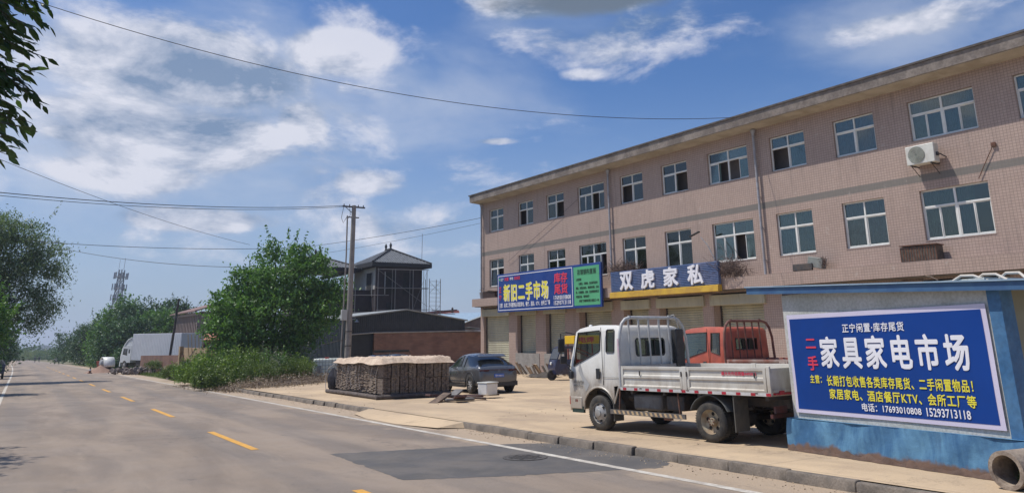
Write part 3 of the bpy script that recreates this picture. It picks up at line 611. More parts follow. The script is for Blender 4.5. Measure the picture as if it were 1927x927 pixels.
mudm = mat('mud', (.115, .070, .050), .95, (.07, .045, .035), 6, .8, bump=.8, bscale=14)
mb = MB(); vs = []; n = 50
for i in range(n + 1):
    yy = -.75 + 3.6 * i / n; hh = .075 + .03 * math.sin(i * 1.3) + r.uniform(-.015, .02); vs += [(-.16 + r.uniform(-.015, .015), yy, .004), (-.125, yy, hh * .75), (-.085, yy, hh)]
mb.add(vs, [(3*i+k, 3*i+3+k, 3*i+4+k, 3*i+1+k) for i in range(n) for k in range(2)]); mb.build('mud_skirt', mudm, hut, smooth=True)
# roof, tilted down toward the camera end
mb = MB()
def rf(y, x, d): return (x, y, 2.135 + (y + 1.0) * .0555 + (x - (-.12)) * .02 + d)
for (d0, d1, xa) in ((-.02, .085, -.12),):
    vs = [rf(-1.25, xa, d0), rf(3.48, xa, d0), rf(3.48, 2.6, d0), rf(-1.25, 2.6, d0), rf(-1.25, xa, d1), rf(3.48, xa, d1), rf(3.48, 2.6, d1), rf(-1.25, 2.6, d1)]
    mb.add(vs, [(0,3,2,1),(4,5,6,7),(0,1,5,4),(1,2,6,5),(2,3,7,6),(3,0,4,7)])
rfo = mb.build('roof', mat('roof_blue', (.04, .10, .22), .5, (.07, .16, .28), 3, .6), hut)
mb = MB(); vs = [rf(-1.27, -.145, .087), rf(3.50, -.145, .087), rf(3.50, 2.62, .087), rf(-1.27, 2.62, .087), rf(-1.27, -.145, .105), rf(3.50, -.145, .105), rf(3.50, 2.62, .105), rf(-1.27, 2.62, .105)]
mb.add(vs, [(0,3,2,1),(4,5,6,7),(0,1,5,4),(1,2,6,5),(2,3,7,6),(3,0,4,7)]); mb.build('roof_sheet', mat('roof_sheet_metal', (.40, .52, .62), .35, (.25, .35, .45), 3, .5, metal=.3), hut)
# banner
ban = bpy.data.objects.new('banner', None); C.objects.link(ban); ban.matrix_world = hut.matrix_world.copy(); tag(ban, 'big royal blue banner with white and yellow characters stretched on the white hut wall', 'banner')
def fb(u, v, d=0.0):                       # u from the viewer's left edge, v up from the ground of the wall
    return (-.022 - d - .004 * math.sin(u * 2.1 + 1) - .003 * math.sin(v * 5 + u), 2.73 - u, v)
def grid(mb, u0, u1, v0, v1, d, nu=40, nv=14):
    vs = [fb(u0 + (u1 - u0) * i / nu, v0 + (v1 - v0) * j / nv, d) for i in range(nu + 1) for j in range(nv + 1)]
    mb.add(vs, [(i*(nv+1)+j, (i+1)*(nv+1)+j, (i+1)*(nv+1)+j+1, i*(nv+1)+j+1) for i in range(nu) for j in range(nv)])
bw = mat('banner_white', (.62, .58, .72), .5, (.55, .52, .64), 1, .5)
mb = MB(); grid(mb, .0, 3.27, .545, 1.99, 0); mb.build('sheet', bw, ban, smooth=True)
mb = MB(); grid(mb, .055, 3.205, .60, 1.925, .003); mb.build('blue_field', mat('banner_blue', (.006, .050, .26), .6, (.006, .040, .20), .8, .7, bump=.25, bscale=3, spec=.2), ban, smooth=True)
def bt(name, items, m_, bold, d=.008, sp=1.0):
    global SPC
    SPC = sp
    for (t, u, v, w_, h_) in items:
        mb = MB(); put_text(mb, t, u, v, w_, h_, fb, bold, d0=d); mb.build(name, m_, ban)
    SPC = 1.0
# text positions measured on the wall
bt('big_lettering', [('家具家电市场', .63, 1.215, 2.33, .425)], sw, .05, sp=1.32)
bt('header_lettering', [('正宁闲置·库存尾货', 1.08, 1.70, 1.02, .12)], sw, .03, sp=1.12)
bt('red_lettering', [('二', .355, 1.49, .19, .13), ('手', .355, 1.17, .19, .20)], sr, .045)
bt('yellow_lettering', [('主营：', .36, .985, .22, .115), ('长期打包收售各类库存尾货、二手闲置物品！', .68, .955, 2.27, .145), ('家居家电、酒店餐厅KTV、会所工厂等', .70, .775, 2.26, .14)], sy, .035, sp=1.14)
bt('phone_lettering', [('电话：17693010808', 1.25, .64, .93, .105), ('15293713118', 2.26, .64, .60, .10)], sw, .03)
# hoses on the roof
hs = thing('garden_hose', 'pale loops of hose lying on the blue roof corner of the hut', 'hose', x=0, y=0, z=0); hs.matrix_world = hut.matrix_world.copy()
mb = MB()
for k in range(4):
    y0 = -.30 - k * .22; mb.tube([(-.02 + .12 * k, y0 + .12, 2.285 + (y0+1)*.0), (0.0 + .1 * k, y0 + .02, 2.34), (.0 + .1*k, y0 - .14, 2.33), (.05, y0 - .3, 2.25)], .016, 8)
mb.build('loop', mat('hose_pale', (.62, .56, .48), .5), hs, smooth=True)
tw = thing('dry_twig', 'bent brown twig lying on the hut roof left of the hose', 'twig', x=0, y=0, z=0); tw.matrix_world = hut.matrix_world.copy()
mb = MB(); mb.tube([(-.05, .0, 2.31), (-.03, .1, 2.36), (-.02, .18, 2.38), (0, .22, 2.40)], .008, 6); mb.build('stem', wood, tw)
# concrete pipe
pp = thing('drain_pipe', 'wide open concrete pipe lying at the foot of the hut', 'drain pipe', x=9.20, y=4.68, yaw=math.radians(-9), tilt=True)
mb = MB(); mb.lathe([(0, .155), (0, .20), (1.6, .20), (1.6, .155), (0, .155)], (0, 0, .20), 'X', 36); mb.build('shell', mat('pipe_concrete', (.38, .31, .24), .9, (.16, .12, .10), 5, .8, fine=30, bump=.6, bscale=25), pp, smooth=True)
mb = MB(); mb.cyl((1.0, 0, .20), (1.02, 0, .20), .154, n=30); mb.build('shade_disc', dark_hole, pp)  # dark disc stands in for the shade deep inside the pipe
# ------------------------------------------------------------------ baking helper
def bake(o):
    dg = bpy.context.evaluated_depsgraph_get(); me = bpy.data.meshes.new_from_object(o.evaluated_get(dg)); o.modifiers.clear(); o.data = me; return o
# ------------------------------------------------------------------ wheels
rim_silver = mat('rim_silver', (.40, .40, .39), .45, (.22, .19, .16), 9, .7, metal=.3)
rim_beige = mat('rim_beige', (.42, .38, .28), .6, (.22, .14, .08), 5, .8)
def wheel(parent, x, y, R, wd, side, style):
    # side = -1: outer face toward -x
    t = MB(); h = wd / 2; t.lathe([(-h, .60*R), (-h - .004, .72*R), (-h, .90*R), (-h + .025, .985*R), (-h + .04, R), (h - .04, R), (h - .025, .985*R), (h, .90*R), (h, .60*R)], (0, 0, 0), 'X', 36)
    for k in range(48):
        a = 2*PI*k/48; t.rbox((0, math.cos(a)*R, math.sin(a)*R), (wd*.8, .012, .012), (a, 0, 0))
    ty = t.build('wheel', rubber, parent, smooth=True); ty.location = (x, y, R)
    m = MB(); s = side; o = s * h
    if style == 'front': prof = [(o, .62*R), (o - s*.01, .60*R), (o - s*.035, .57*R), (o - s*.03, .50*R), (o + s*.01, .36*R), (o + s*.02, .22*R), (o + s*.045, .20*R), (o + s*.05, .12*R), (o + s*.05, .001)]
    elif style == 'dual': prof = [(o, .64*R), (o - s*.005, .60*R), (o - s*.05, .56*R), (o - s*.09, .50*R), (o - s*.10, .22*R), (o - s*.03, .19*R), (o - s*.03, .001)]
    else: prof = [(o, .68*R), (o - s*.02, .64*R), (o - s*.045, .60*R), (o - s*.05, .001)]
    m.lathe(prof, (0, 0, 0), 'X', 36); m.build('rim', {'front': rim_silver, 'dual': rim_beige}.get(style, dark_metal), ty, smooth=True)
    hm = MB()
    if style in ('front', 'dual'):
        off = {'front': o - s*.012, 'dual': o - s*.098}[style]
        for k in range(6 if style == 'front' else 5):
            a = 2*PI*k/(6 if style == 'front' else 5) + .3; r_ = .43*R if style == 'front' else .38*R
            hm.cyl((off, r_*math.cos(a), r_*math.sin(a)), (off + s*.010, r_*math.cos(a), r_*math.sin(a)), .055*R + .012, n=12)
        hm.build('rim_hole', dark_hole, ty)
        nb = MB()
        for k in range(6): a = 2*PI*k/6; c0 = o + (s*.02 if style == 'front' else -s*.03); nb.cyl((c0, .16*R*math.cos(a), .16*R*math.sin(a)), (c0 + s*.02, .16*R*math.cos(a), .16*R*math.sin(a)), .012, n=6)
        nb.build('wheel_nut', rust, ty)
    else:
        for k in range(10):
            a = 2*PI*k/10; hm.rbox((o - s*.022, .33*R*math.cos(a), .33*R*math.sin(a)), (.02, .55*R, .05*R), (a, 0, 0))
        hm.cyl((o - s*.04, 0, 0), (o - s*.005, 0, 0), .1*R, n=12); hm.build('spoke', mat('bright_rim', (.62, .62, .62), .35), ty)
    return ty
# ------------------------------------------------------------------ flatbed light truck
def truck(x, y, yaw, label, group, body, bedm, guardm, red=False, stripe=True):
    T = thing('flatbed_truck', label, 'truck', group, x=x, y=y, yaw=yaw, tilt=True)
    def hw(z): return .90 if z < 1.15 else (.90 - .07 * (z - 1.15) / .72 if z < 1.87 else .83 - .07 * min(1, (z - 1.87) / .08))
    def sd(sx): return lambda u, v: (sx * hw(v), u, v)
    arc = [(2.72 + .46*math.cos(t), .34 + .46*math.sin(t)) for t in np.linspace(math.radians(22), math.radians(158), 13)]
    outl = [(3.57, .36), (3.585, .60), (3.585, 1.05), (3.565, 1.17), (3.40, 1.86), (3.33, 1.92), (3.15, 1.955), (2.75, 1.98), (2.30, 1.965), (2.16, 1.93), (2.12, 1.87), (2.12, .84), (2.30, .82)] + arc[::-1] + [(3.16, .36)]
    w1 = [(3.44, 1.19), (3.335, 1.84), (2.70, 1.87), (2.68, 1.84), (2.68, 1.50), (2.72, 1.47)] if not red else [(3.44, 1.19), (3.335, 1.82), (2.66, 1.84), (2.66, 1.40)]
    w2 = [(2.50, 1.47), (2.50, 1.86), (2.48, 1.88), (2.30, 1.88), (2.28, 1.86), (2.28, 1.47), (2.30, 1.45), (2.48, 1.45)] if not red else [(2.52, 1.38), (2.52, 1.82), (2.26, 1.82), (2.26, 1.30)]
    cab = MB(); holed(outl, [w1, w2], sd(-1), cab); holed(outl, [w1, w2], sd(1), cab)
    n = len(outl)
    for i in range(n):
        (y0, z0), (y1, z1) = outl[i], outl[(i + 1) % n]
        if (i in (3, 10)): continue                     # windscreen and rear wall come separately
        if i >= 12: continue
        cab.add([(-hw(z0), y0, z0), (hw(z0), y0, z0), (hw(z1), y1, z1), (-hw(z1), y1, z1)], [(0, 1, 2, 3)])
    rw = [(-.42, 1.42), (-.40, 1.38), (.36, 1.38), (.39, 1.42), (.39, 1.66), (.36, 1.70), (-.40, 1.70), (-.43, 1.66)]
    if red: rw = [(-.42, 1.42), (.42, 1.42), (.42, 1.68), (-.42, 1.68)]
    holed([(-hw(.84), .84), (hw(.84), .84), (hw(1.15), 1.15), (hw(1.87), 1.87), (-hw(1.87), 1.87), (-hw(1.15), 1.15)], [rw], lambda u, v: (u, 2.12, v), cab)
    cb = cab.build('cab', body, T, smooth=True, weld=True, solid=.03, bevel=.022)
    # body creases and trim
    tr_ = MB()
    for sx in (-1, 1):
        tr_.box((sx*.902, 2.575, .84), (sx*.909, 2.585, 1.93)); tr_.box((sx*.902, 2.125, .98), (sx*.907, 2.57, .985))
    tr_.build('door_gap', black_plastic, cb)
    ar = MB()
    for sx in (-1, 1): ar.tube([(sx*.905, a, b) for a, b in [(2.14, .845)] + arc[::-1]], .018, 8)
    ar.build('wheel_arch_trim', body, cb, smooth=True)
    g = MB()
    for sx in (-1, 1):
        for wpoly in (w1, w2):
            g.add([((sx*(hw(v) - .018)), u, v) for u, v in wpoly], [tuple(range(len(wpoly)))])
    g.add([(u, 2.138, v) for u, v in rw], [tuple(range(len(rw)))]); g.add([(-.84, 3.55, 1.18), (.84, 3.55, 1.18), (.80, 3.39, 1.86), (-.80, 3.39, 1.86)], [(0, 1, 2, 3)])
    g.build('window', car_glass, cb)
    fr = MB()                                           # black rubber surrounds
    for sx in (-1, 1):
        for wpoly in (w1, w2): fr.tube([(sx*(hw(v) + .002), u, v) for u, v in wpoly + wpoly[:1]], .014, 6)
    fr.tube([(u, 2.118, v) for u, v in rw + rw[:1]], .014, 6); fr.box((-.15, 2.118, 1.39), (-.12, 2.13, 1.69)); fr.box((.10, 2.118, 1.39), (.13, 2.13, 1.69)); fr.build('window_rubber', black_plastic, cb)
    d = MB(); d.box((-.84, 2.18, .86), (.84, 3.5, .90)); d.box((-.80, 2.2, .9), (-.12, 2.62, 1.18)); d.box((0, 2.2, .9), (.80, 2.62, 1.18)); d.rbox((-.46, 2.3, 1.42), (.46, .10, .50), (-.15, 0, 0)); d.rbox((.42, 2.3, 1.42), (.6, .10, .50), (-.15, 0, 0))
    d.box((-.84, 3.28, .9), (.84, 3.5, 1.17)); d.build('interior', mat('cab_interior', (.05, .055, .06), .8, (.09, .09, .09), 5, .5), cb)
    st = MB(); st.tube([(-.45 + .2*math.cos(t), 3.14 + .07*math.sin(t), 1.25 + .17*math.sin(t)) for t in np.linspace(0, 2*PI, 21)], .014, 6); st.tube([(-.45, 3.14, 1.25), (-.45, 3.3, 1.0)], .02, 6); st.build('steering_wheel', black_plastic, cb)
    h = MB(); h.box((-.93, 2.66, .95), (-.905, 2.76, 1.15)); h.box((.905, 2.66, .95), (.93, 2.76, 1.15)); h.build('door_handle', black_plastic, cb, bevel=.01)
    if not red:
        lm = MB(); lm.box((-.915, 3.34, .50), (-.90, 3.42, .55)); lm.box((-.6, 3.58, .45), (-.9, 3.60, .6)); lm.build('side_lamp', red_paint, cb)
        bp = MB(); bp.box((-.915, 3.22, .37), (-.88, 3.56, .60)); bp.box((.88, 3.22, .37), (.915, 3.56, .60)); bp.box((-.88, 3.55, .33), (.88, 3.62, .62)); bp.build('bumper', body, T, bevel=.015)
        dk = MB(); dk.box((-.905, 3.18, .30), (-.86, 3.52, .42)); dk.build('bumper_step', mat('dark_green_plastic', (.02, .045, .035), .6), T)
        tx = MB(); f3 = lambda u, v, dd=0: (-.905 - dd, 3.45 - u, v)
        put_text(tx, '总质量', .0, .86, .17, .055, f3, .03, d0=.004); put_text(tx, '核载3人', .19, .86, .12, .055, f3, .03, d0=.004); put_text(tx, '4495KG', .0, .79, .26, .05, f3, .03, d0=.004); tx.build('door_lettering', mat('grey_lettering', (.25, .24, .22), .7), cb)
        sw_ = MB(); sw_.add([(-.9035, 3.26, 1.26), (-.9035, 3.16, 1.02), (-.9035, 2.98, .84), (-.9035, 3.10, .70), (-.9035, 3.20, .93), (-.9035, 3.30, 1.1)], [(0,1,2,3,4,5)]); sw_.build('grey_decal', mat('decal_grey', (.42, .42, .41), .5), cb)
        ca = MB(); ca.lathe([(0, .045), (.03, .03), (.04, .001)], (-.6, 3.2, 1.965), 'Z', 10); ca.build('roof_marker', white_frame, cb)
    # mirrors
    for sx in (-1, 1):
        m_ = MB(); m_.tube([(sx*.84, 3.44, 1.82), (sx*1.0, 3.55, 1.86), (sx*1.07, 3.62, 1.84), (sx*1.08, 3.62, 1.30), (sx*.92, 3.52, 1.18)], .012, 6); m_.build('mirror_arm', black_plastic, cb)
        m_ = MB(); m_.rbox((sx*1.08, 3.60, 1.60), (.15, .05, .27), (.05, 0, sx*.15)); m_.rbox((sx*1.04, 3.59, 1.31), (.15, .05, .15), (.1, 0, sx*.15)); m_.build('mirror', black_plastic, cb, bevel=.02)
    if not red:
        m_ = MB(); m_.rbox((-.955, 3.47, 1.02), (.07, .10, .15)); m_.build('kerb_mirror', black_plastic, cb, bevel=.02); m_ = MB(); m_.tube([(-.95, 3.47, 1.1), (-.96, 3.55, 1.16), (-.90, 3.6, 1.18)], .012, 6); m_.build('mirror_arm', black_plastic, cb)
    # air intake at the far rear corner of the cab
    it = MB(); it.box((.60, 1.98, .9), (.84 if not red else .66, 2.10, 1.88 if not red else 1.2)); it.build('air_intake', black_plastic, T, bevel=.02)
    # guard frame
    gd = MB(); zb = 1.12
    P = [(-.97, 2.04, .80), (-.96, 2.04, 1.55), (-.93, 2.04, 1.80), (-.86, 2.04, 1.98), (-.76, 2.04, 2.07), (-.62, 2.04, 2.10), (.60, 2.04, 2.10), (.76, 2.04, 2.06), (.88, 2.04, 1.94), (.96, 2.04, 1.70), (1.0, 2.04, 1.15), (1.0, 2.04, .8)]
    gd.tube(P, .032, 10); gr = gd.build('guard_frame', guardm, T, smooth=True)
    gb = MB()
    for k, xx in enumerate((-.68, -.40, -.12, .18, .46)): gb.tube([(xx, 2.04, 2.08), (xx + .03, 2.05, 1.18)], .021, 8, .017)
    gb.tube([(-.64, 2.04, 2.10), (-.64, 2.04, 2.14)], .03, 8); gb.tube([(.5, 2.04, 2.10), (.5, 2.04, 2.15)], .035, 8)
    if not red: gb.tube([(.50, 2.04, 2.13), (.62, 2.02, 2.16), (.7, 2.05, 2.12), (.68, 2.0, 2.02), (.78, 2.04, 1.86), (.66, 2.02, 1.9)], .012, 6)
    gb.build('guard_bar', guardm, gr, smooth=True)
    hb = MB(); hb.box((-.95, 2.02, .84), (.98, 2.06, 1.21)); hb.build('head_board', mat('dull_grey_paint', (.34, .35, .36), .6, (.24, .22, .2), 4, .7) if not red else guardm, T)
    if not red:
        pk = MB(); pk.box((-.992, 2.02, 1.0), (-.985, 2.06, 1.7)); pk.build('reflective_strip', mat('faded_pink_tape', (.62, .42, .45), .5, (.6, .5, .55), 20, 1), gr)
    # bed: floor, side boards, tailgate
    fl = MB(); fl.box((-.96, -1.22, .765), (.96, 2.0, .80)); fl.build('bed_floor', bedm, T)
    def board(xc, s, y0, y1):
        b = MB(); prof = [(0, .825), (.028, .825), (.03, .855), (.008, .875), (.008, .985), (.026, .995), (.026, 1.04), (.008, 1.055), (.008, 1.14), (.028, 1.15), (.032, 1.20), (0, 1.20)]
        b.prism([(xc + s*p, z) for p, z in prof], lambda u, v, d: (u, d, v), y0, y1)
        b.box((xc + s*.002, y0, .83), (xc + s*.031, y0 + .05, 1.195)); b.box((xc + s*.002, y1 - .05, .83), (xc + s*.031, y1, 1.195)); return b
    for s in (-1, 1):
        board(s*.965, s, .505, 1.99).build('side_board', bedm, T, bevel=.004, seg=1); board(s*.965, s, -1.20, .395).build('side_board', bedm, T, bevel=.004, seg=1)
        p = MB(); p.box((s*.96, .40, .80), (s*1.0, .50, 1.205)); p.box((s*.96, -1.28, .78), (s*1.0, -1.215, 1.22)); p.build('bed_post', bedm, T, bevel=.006)
        hn = MB()
        for yy in (.39, .51, -1.0, 1.5): hn.rbox((s*1.005, yy, 1.08), (.014, .02, .08)); hn.cyl((s*.99, yy - .03, .81), (s*.99, yy + .03, .81), .014, n=8)
        hn.build('latch', dark_metal, T)
        ed = MB(); ed.box((s*.955, -1.22, .772), (s*1.0, 2.02, .822)); ed.build('bed_edge', mat('tape_white', (.62, .62, .6), .4, (.45, .42, .4), 8, .6), T)
        if stripe:
            tp_ = MB(); yy = 1.95
            while yy > -1.2: tp_.box((s*1.0005, yy - .085, .776), (s*1.004, yy, .818)); yy -= .285
            tp_.build('reflective_tape', mat('tape_red', (.45, .02, .04), .35, (.3, .03, .03), 9, .5), T)
    tg = MB(); tg.box((-.955, -1.27, .82), (.955, -1.235, 1.19)); tg.box((-.95, -1.285, .83), (.95, -1.272, .87)); tg.box((-.95, -1.285, 1.13), (.95, -1.272, 1.185)); tg.build('tailgate', bedm, T)
    tp_ = MB(); tp_.box((-.9, -1.292, .79), (.9, -1.24, .818))
    for k in range(6): tp_.box((-.8 + k*.33, -1.298, .79), (-.68 + k*.33, -1.286, .85)); 
    tp_.build('rear_tape', MATS['tape_red'] if stripe else rust, T)
    if not red:
        tx = MB(); f4 = lambda u, v, dd=0: (-.978 - dd, .0 - u, v); put_text(tx, '最大允许总质量4495KG', .34, 1.075, .68, .06, f4, .03, d0=.004); tx.build('board_lettering', sr, T)
    # chassis
    ch = MB(); ch.box((-.42, -1.2, .56), (-.34, 3.3, .70)); ch.box((.34, -1.2, .56), (.42, 3.3, .70))
    for yy in (-1.15, -.6, .2, 1.0, 1.8): ch.box((-.9, yy, .70), (.9, yy + .06, .762))
    ch.build('chassis', dark_metal, T)
    ax = MB(); ax.cyl((-.8, 0, .325), (.8, 0, .325), .06); ax.lathe([(-.18, .05), (-.1, .15), (.1, .15), (.18, .05)], (0, 0, .325), 'X', 14); ax.cyl((-.8, 2.72, .325), (.8, 2.72, .325), .05)
    for sx in (-1, 1): ax.tube([(sx*.5, -.55, .55), (sx*.5, 0, .42), (sx*.5, .55, .55)], .035, 6)
    ax.cyl((0, .2, .40), (0, 2.2, .5), .035); ax.box((-.2, 2.0, .35), (.2, 3.1, .8)); ax.build('axle', dark_metal, T)
    tk = MB(); tk.box((-.86, 1.15, .42), (-.50, 1.85, .70)); tk.build('fuel_tank', mat('tank_grey', (.16, .16, .16), .5, (.09, .08, .07), 5, .7), T, bevel=.05)
    tk = MB(); tk.box((-.86, .62, .45), (-.5, 1.02, .70)); tk.box((.5, .6, .4), (.86, 1.7, .72)); tk.cyl((-.55, 1.95, .62), (-.55, 2.2, .62), .08); tk.build('battery_box', dark_metal, T, bevel=.02)
    if not red:
        ug = MB(); ug.box((-.985, .50, .335), (-.955, 2.34, .415)); u_ = ug.build('underrun_guard', mat('guard_dark', (.10, .095, .09), .7, (.2, .17, .14), 6, .6), T)
        us = MB(); k = 0
        for yy in np.arange(.56, 2.28, .115): us.add([(-.9855, yy, .345), (-.9855, yy + .055, .345), (-.9855, yy + .085, .405), (-.9855, yy + .03, .405)], [(0, 1, 2, 3)])
        us.build('hazard_stripe', mat('stripe_beige', (.55, .42, .25), .6, (.4, .25, .12), 9, .7), u_)
        us = MB(); us.tube([(-.97, .62, .42), (-.93, .68, .77)], .018, 6); us.tube([(-.97, 2.1, .42), (-.93, 2.1, .80)], .018, 6); us.box((-.975, .8, .30), (-.95, 1.0, .335)); us.build('guard_strut', rust, T)
    # mud flaps and wings
    for sx in (-1, 1):
        for q in (((sx*.98, -.54, .20), (sx*.62, -.52, .76)), ((sx*.95, 2.27, .20), (sx*.70, 2.29, .50))):
            fp = MB(); fp.box(*q); fp.build('mud_flap', mat('flap_rubber', (.07, .07, .065), .8, (.12, .11, .09), 5, .7), T)
    for sx in (-1, 1):
        for (cy, rr, t0, t1) in ((0, .43, 25, 155), (2.72, .42, 95, 175)):
            wg = MB(); ts = np.linspace(math.radians(t0), math.radians(t1), 12); vs = []
            for t in ts: vs += [(sx*.97, cy - rr*math.cos(t), .325 + rr*math.sin(t)), (sx*.60, cy - rr*math.cos(t), .325 + rr*math.sin(t))] if cy == 0 else [(sx*.9, cy + rr*math.cos(t), .325 + rr*math.sin(t)), (sx*.60, cy + rr*math.cos(t), .325 + rr*math.sin(t))]
            wg.add(vs, [(2*i, 2*i+1, 2*i+3, 2*i+2) for i in range(11)])
            wg.build('wheel_wing', mat('wing_grey', (.14, .15, .15), .7, (.08, .08, .07), 6, .6), T, solid=.008)
    for sx in (-1, 1):
        wheel(T, sx*.82, 2.72, .325, .19, sx, 'front'); wheel(T, sx*.86, 0, .325, .18, sx, 'dual'); wheel(T, sx*.66, 0, .325, .18, sx, 'dual')
    lp = MB()
    for sx in (-1, 1): lp.box((sx*.6, -1.26, .52), (sx*.9, -1.22, .62))
    lp.box((-.9, -1.2, .44), (.9, -1.15, .50)); lp.build('tail_lamp', mat('dirty_tail_lamp', (.10, .02, .015), .6, (.05, .03, .03), 6, .8), T)
    return T
r_body = mat('faded_red_paint', (.47, .10, .055), .45, (.30, .07, .045), 2.2, .8, coat=.2, dust=.5)
r_guard = mat('rusty_red_steel', (.12, .045, .035), .7, (.22, .10, .07), 7, .8)
bed_white = mat('bed_white', (.66, .64, .58), .45, (.50, .46, .39), 1.6, .8, dust=.62)
guard_w = mat('guard_light_grey', (.52, .53, .52), .45, (.36, .35, .33), 5, .7)
YAW = math.radians(4.78)
wt = truck(10.817, 9.70, YAW, 'white light truck with an empty flat bed parked by the kerb next to the hut', 'flatbed trucks', white_paint, bed_white, guard_w)
rt = truck(15.45, 11.35, YAW, 'old faded red flatbed truck standing behind the white one', 'flatbed trucks', r_body, mat('bed_rusty', (.30, .10, .07), .7, (.45, .40, .36), 3, .9), r_guard, red=True)
# straw hat on the dashboard of the white truck
hat = thing('straw_hat', 'pale straw hat lying on the dashboard of the white truck', 'hat'); hat.matrix_world = wt.matrix_world @ Matrix.Translation((-.30, 3.16, 1.30)) @ Matrix.Rotation(.5, 4, 'X')
mb = MB(); mb.lathe([(0, .20), (.015, .19), (.02, .10), (.07, .09), (.10, .05), (.105, .001)], (0, 0, 0), 'Z', 20); mb.build('crown_and_brim', mat('straw', (.62, .50, .30), .8, (.45, .35, .2), 10, .6), hat, smooth=True)
# ------------------------------------------------------------------ passenger cars
def car(x, y, yaw, label, paint, group, rack=False, sy=1.0):
    T = thing('parked_car', label, 'car', group, x=x, y=y, yaw=yaw, tilt=True)
    # y, w, zbottom, zbelt, zroof, wroof
    St = [(-.76, .62, .42, .72, .74, .50), (-.71, .73, .30, .84, .86, .58), (-.60, .79, .24, .93, .95, .60), (-.40, .82, .22, .945, 1.02, .60), (-.05, .835, .22, .93, 1.21, .585), (.35, .83, .22, .905, 1.33, .57),
          (.80, .815, .21, .89, 1.375, .57), (.86, .815, .21, .888, 1.378, .57), (1.30, .81, .21, .87, 1.37, .57), (1.75, .81, .21, .86, 1.27, .56), (2.15, .815, .22, .85, 1.02, .56), (2.35, .82, .22, .84, .90, .58), (2.75, .81, .24, .79, .83, .55), (3.05, .75, .28, .68, .72, .45), (3.15, .60, .36, .54, .58, .35)]
    sec = []
    for (yy, w_, zb, zbt, zr, wr) in St:
        sec.append([(0, zb), (w_*.85, zb), (w_*.97, zb + .10), (w_*1.0, .52 if zbt > .6 else zb + .12), (w_*.985, zbt - .12), (w_*.93, zbt), (wr + (w_*.9 - wr)*.45, zbt + (zr - zbt)*.55), (wr, zr - .035), (wr*.55, zr), (0, zr + .004)])
    b = MB(); nP = len(sec[0]); nS = len(St)
    for s in (-1, 1):
        b.k = 0; vs = [(s*px, St[i][0], pz_) for i in range(nS) for px, pz_ in sec[i]]
        for i in range(nS - 1):
            for j in range(nP - 1):
                side_glass = j in (5, 6) and 3 <= i <= 9 and i not in (6,)
                top_glass = j in (7, 8) and i in (9, 10) or (j in (7, 8) and i in (2, 3, 4)) or (j == 6 and i in (2,))
                b.k = 1 if (side_glass or top_glass) else 0
                b.add([vs[i*nP + j], vs[i*nP + j + 1], vs[(i+1)*nP + j + 1], vs[(i+1)*nP + j]], [(0, 1, 2, 3)])
        b.k = 0
        for i in (0, nS - 1): b.add([vs[i*nP + j] for j in range(nP)], [tuple(range(nP))])
    o = b.build('body', [paint, dark_glass], T, smooth=True, weld=True)
    bm = bmesh.new(); bm.from_mesh(o.data)
    inner = [f for f in bm.faces if all(abs(v.co.x) < 1e-5 for v in f.verts)]
    bmesh.ops.delete(bm, geom=inner, context='FACES'); bm.to_mesh(o.data); bm.free()
    sb_ = o.modifiers.new('s', 'SUBSURF'); sb_.levels = 2; sb_.render_levels = 2
    cut = MB()
    for yy in (0, 2.38): cut.cyl((-1.2, yy, .34), (1.2, yy, .34), .385, n=32)
    co = cut.build('cutter', paint); bo = o.modifiers.new('c', 'BOOLEAN'); bo.operation = 'DIFFERENCE'; bo.object = co; bo.solver = 'EXACT'
    bake(o); bpy.data.objects.remove(co)
    # glass becomes a part of its own
    bm = bmesh.new(); bm.from_mesh(o.data); gm = bm.copy()
    bmesh.ops.delete(bm, geom=[f for f in bm.faces if f.material_index == 1], context='FACES'); bm.to_mesh(o.data); bm.free()
    bmesh.ops.delete(gm, geom=[f for f in gm.faces if f.material_index != 1], context='FACES'); gme = bpy.data.meshes.new('window'); gm.to_mesh(gme); gm.free()
    gme.materials.append(paint); gme.materials.append(dark_glass); go = bpy.data.objects.new('window', gme); C.objects.link(go); go.parent = T
    o.data.polygons.foreach_set('use_smooth', [True]*len(o.data.polygons)); gme.polygons.foreach_set('use_smooth', [True]*len(gme.polygons))
    u = MB(); u.box((-.70, -.60, .22), (.70, 3.0, .45)); u.cyl((-.82, 0, .34), (.82, 0, .34), .05); u.build('underbody', dark_hole, T)
    tr_ = MB()
    for s in (-1, 1):
        for yy in (0, 2.38): tr_.tube([(s*.815, yy + .395*math.cos(t), .34 + .395*math.sin(t)) for t in np.linspace(-.1, PI + .1, 17)], .022, 6)
        tr_.box((s*.79, .42, .20), (s*.835, 1.98, .30))
    tr_.box((-.74, -.74, .26), (.74, -.66, .42)); tr_.build('lower_trim', black_plastic, T, bevel=.01)
    for s in (-1, 1):
        wheel(T, s*.735, 0, .33, .19, s, 'car'); wheel(T, s*.735, 2.38, .33, .19, s, 'car')
        m_ = MB(); m_.rbox((s*.92, 1.98, .95), (.16, .10, .11), (0, 0, s*.2)); m_.build('side_mirror', paint, T, bevel=.03)
        l = MB(); l.rbox((s*.56, -.715, .80), (.34, .07, .045), (0, 0, s*.28)); l.build('tail_lamp', mat('tail_red', (.08, .008, .010), .2), T)
        hd = MB(); hd.rbox((s*.84, 1.02, .78), (.02, .16, .025)); hd.rbox((s*.84, .1 + .28, .79), (.02, .14, .025)); hd.build('door_handle', paint, T, bevel=.005)
        pl_ = MB(); pl_.rbox((s*.735, .84, 1.10), (.02, .05, .42), (0, s*-.42, 0)); pl_.build('door_pillar', black_plastic, T)
    lb = MB(); lb.box((-.52, -.762, .81), (.52, -.74, .825)); lb.build('light_bar', MATS['tail_red'], T)
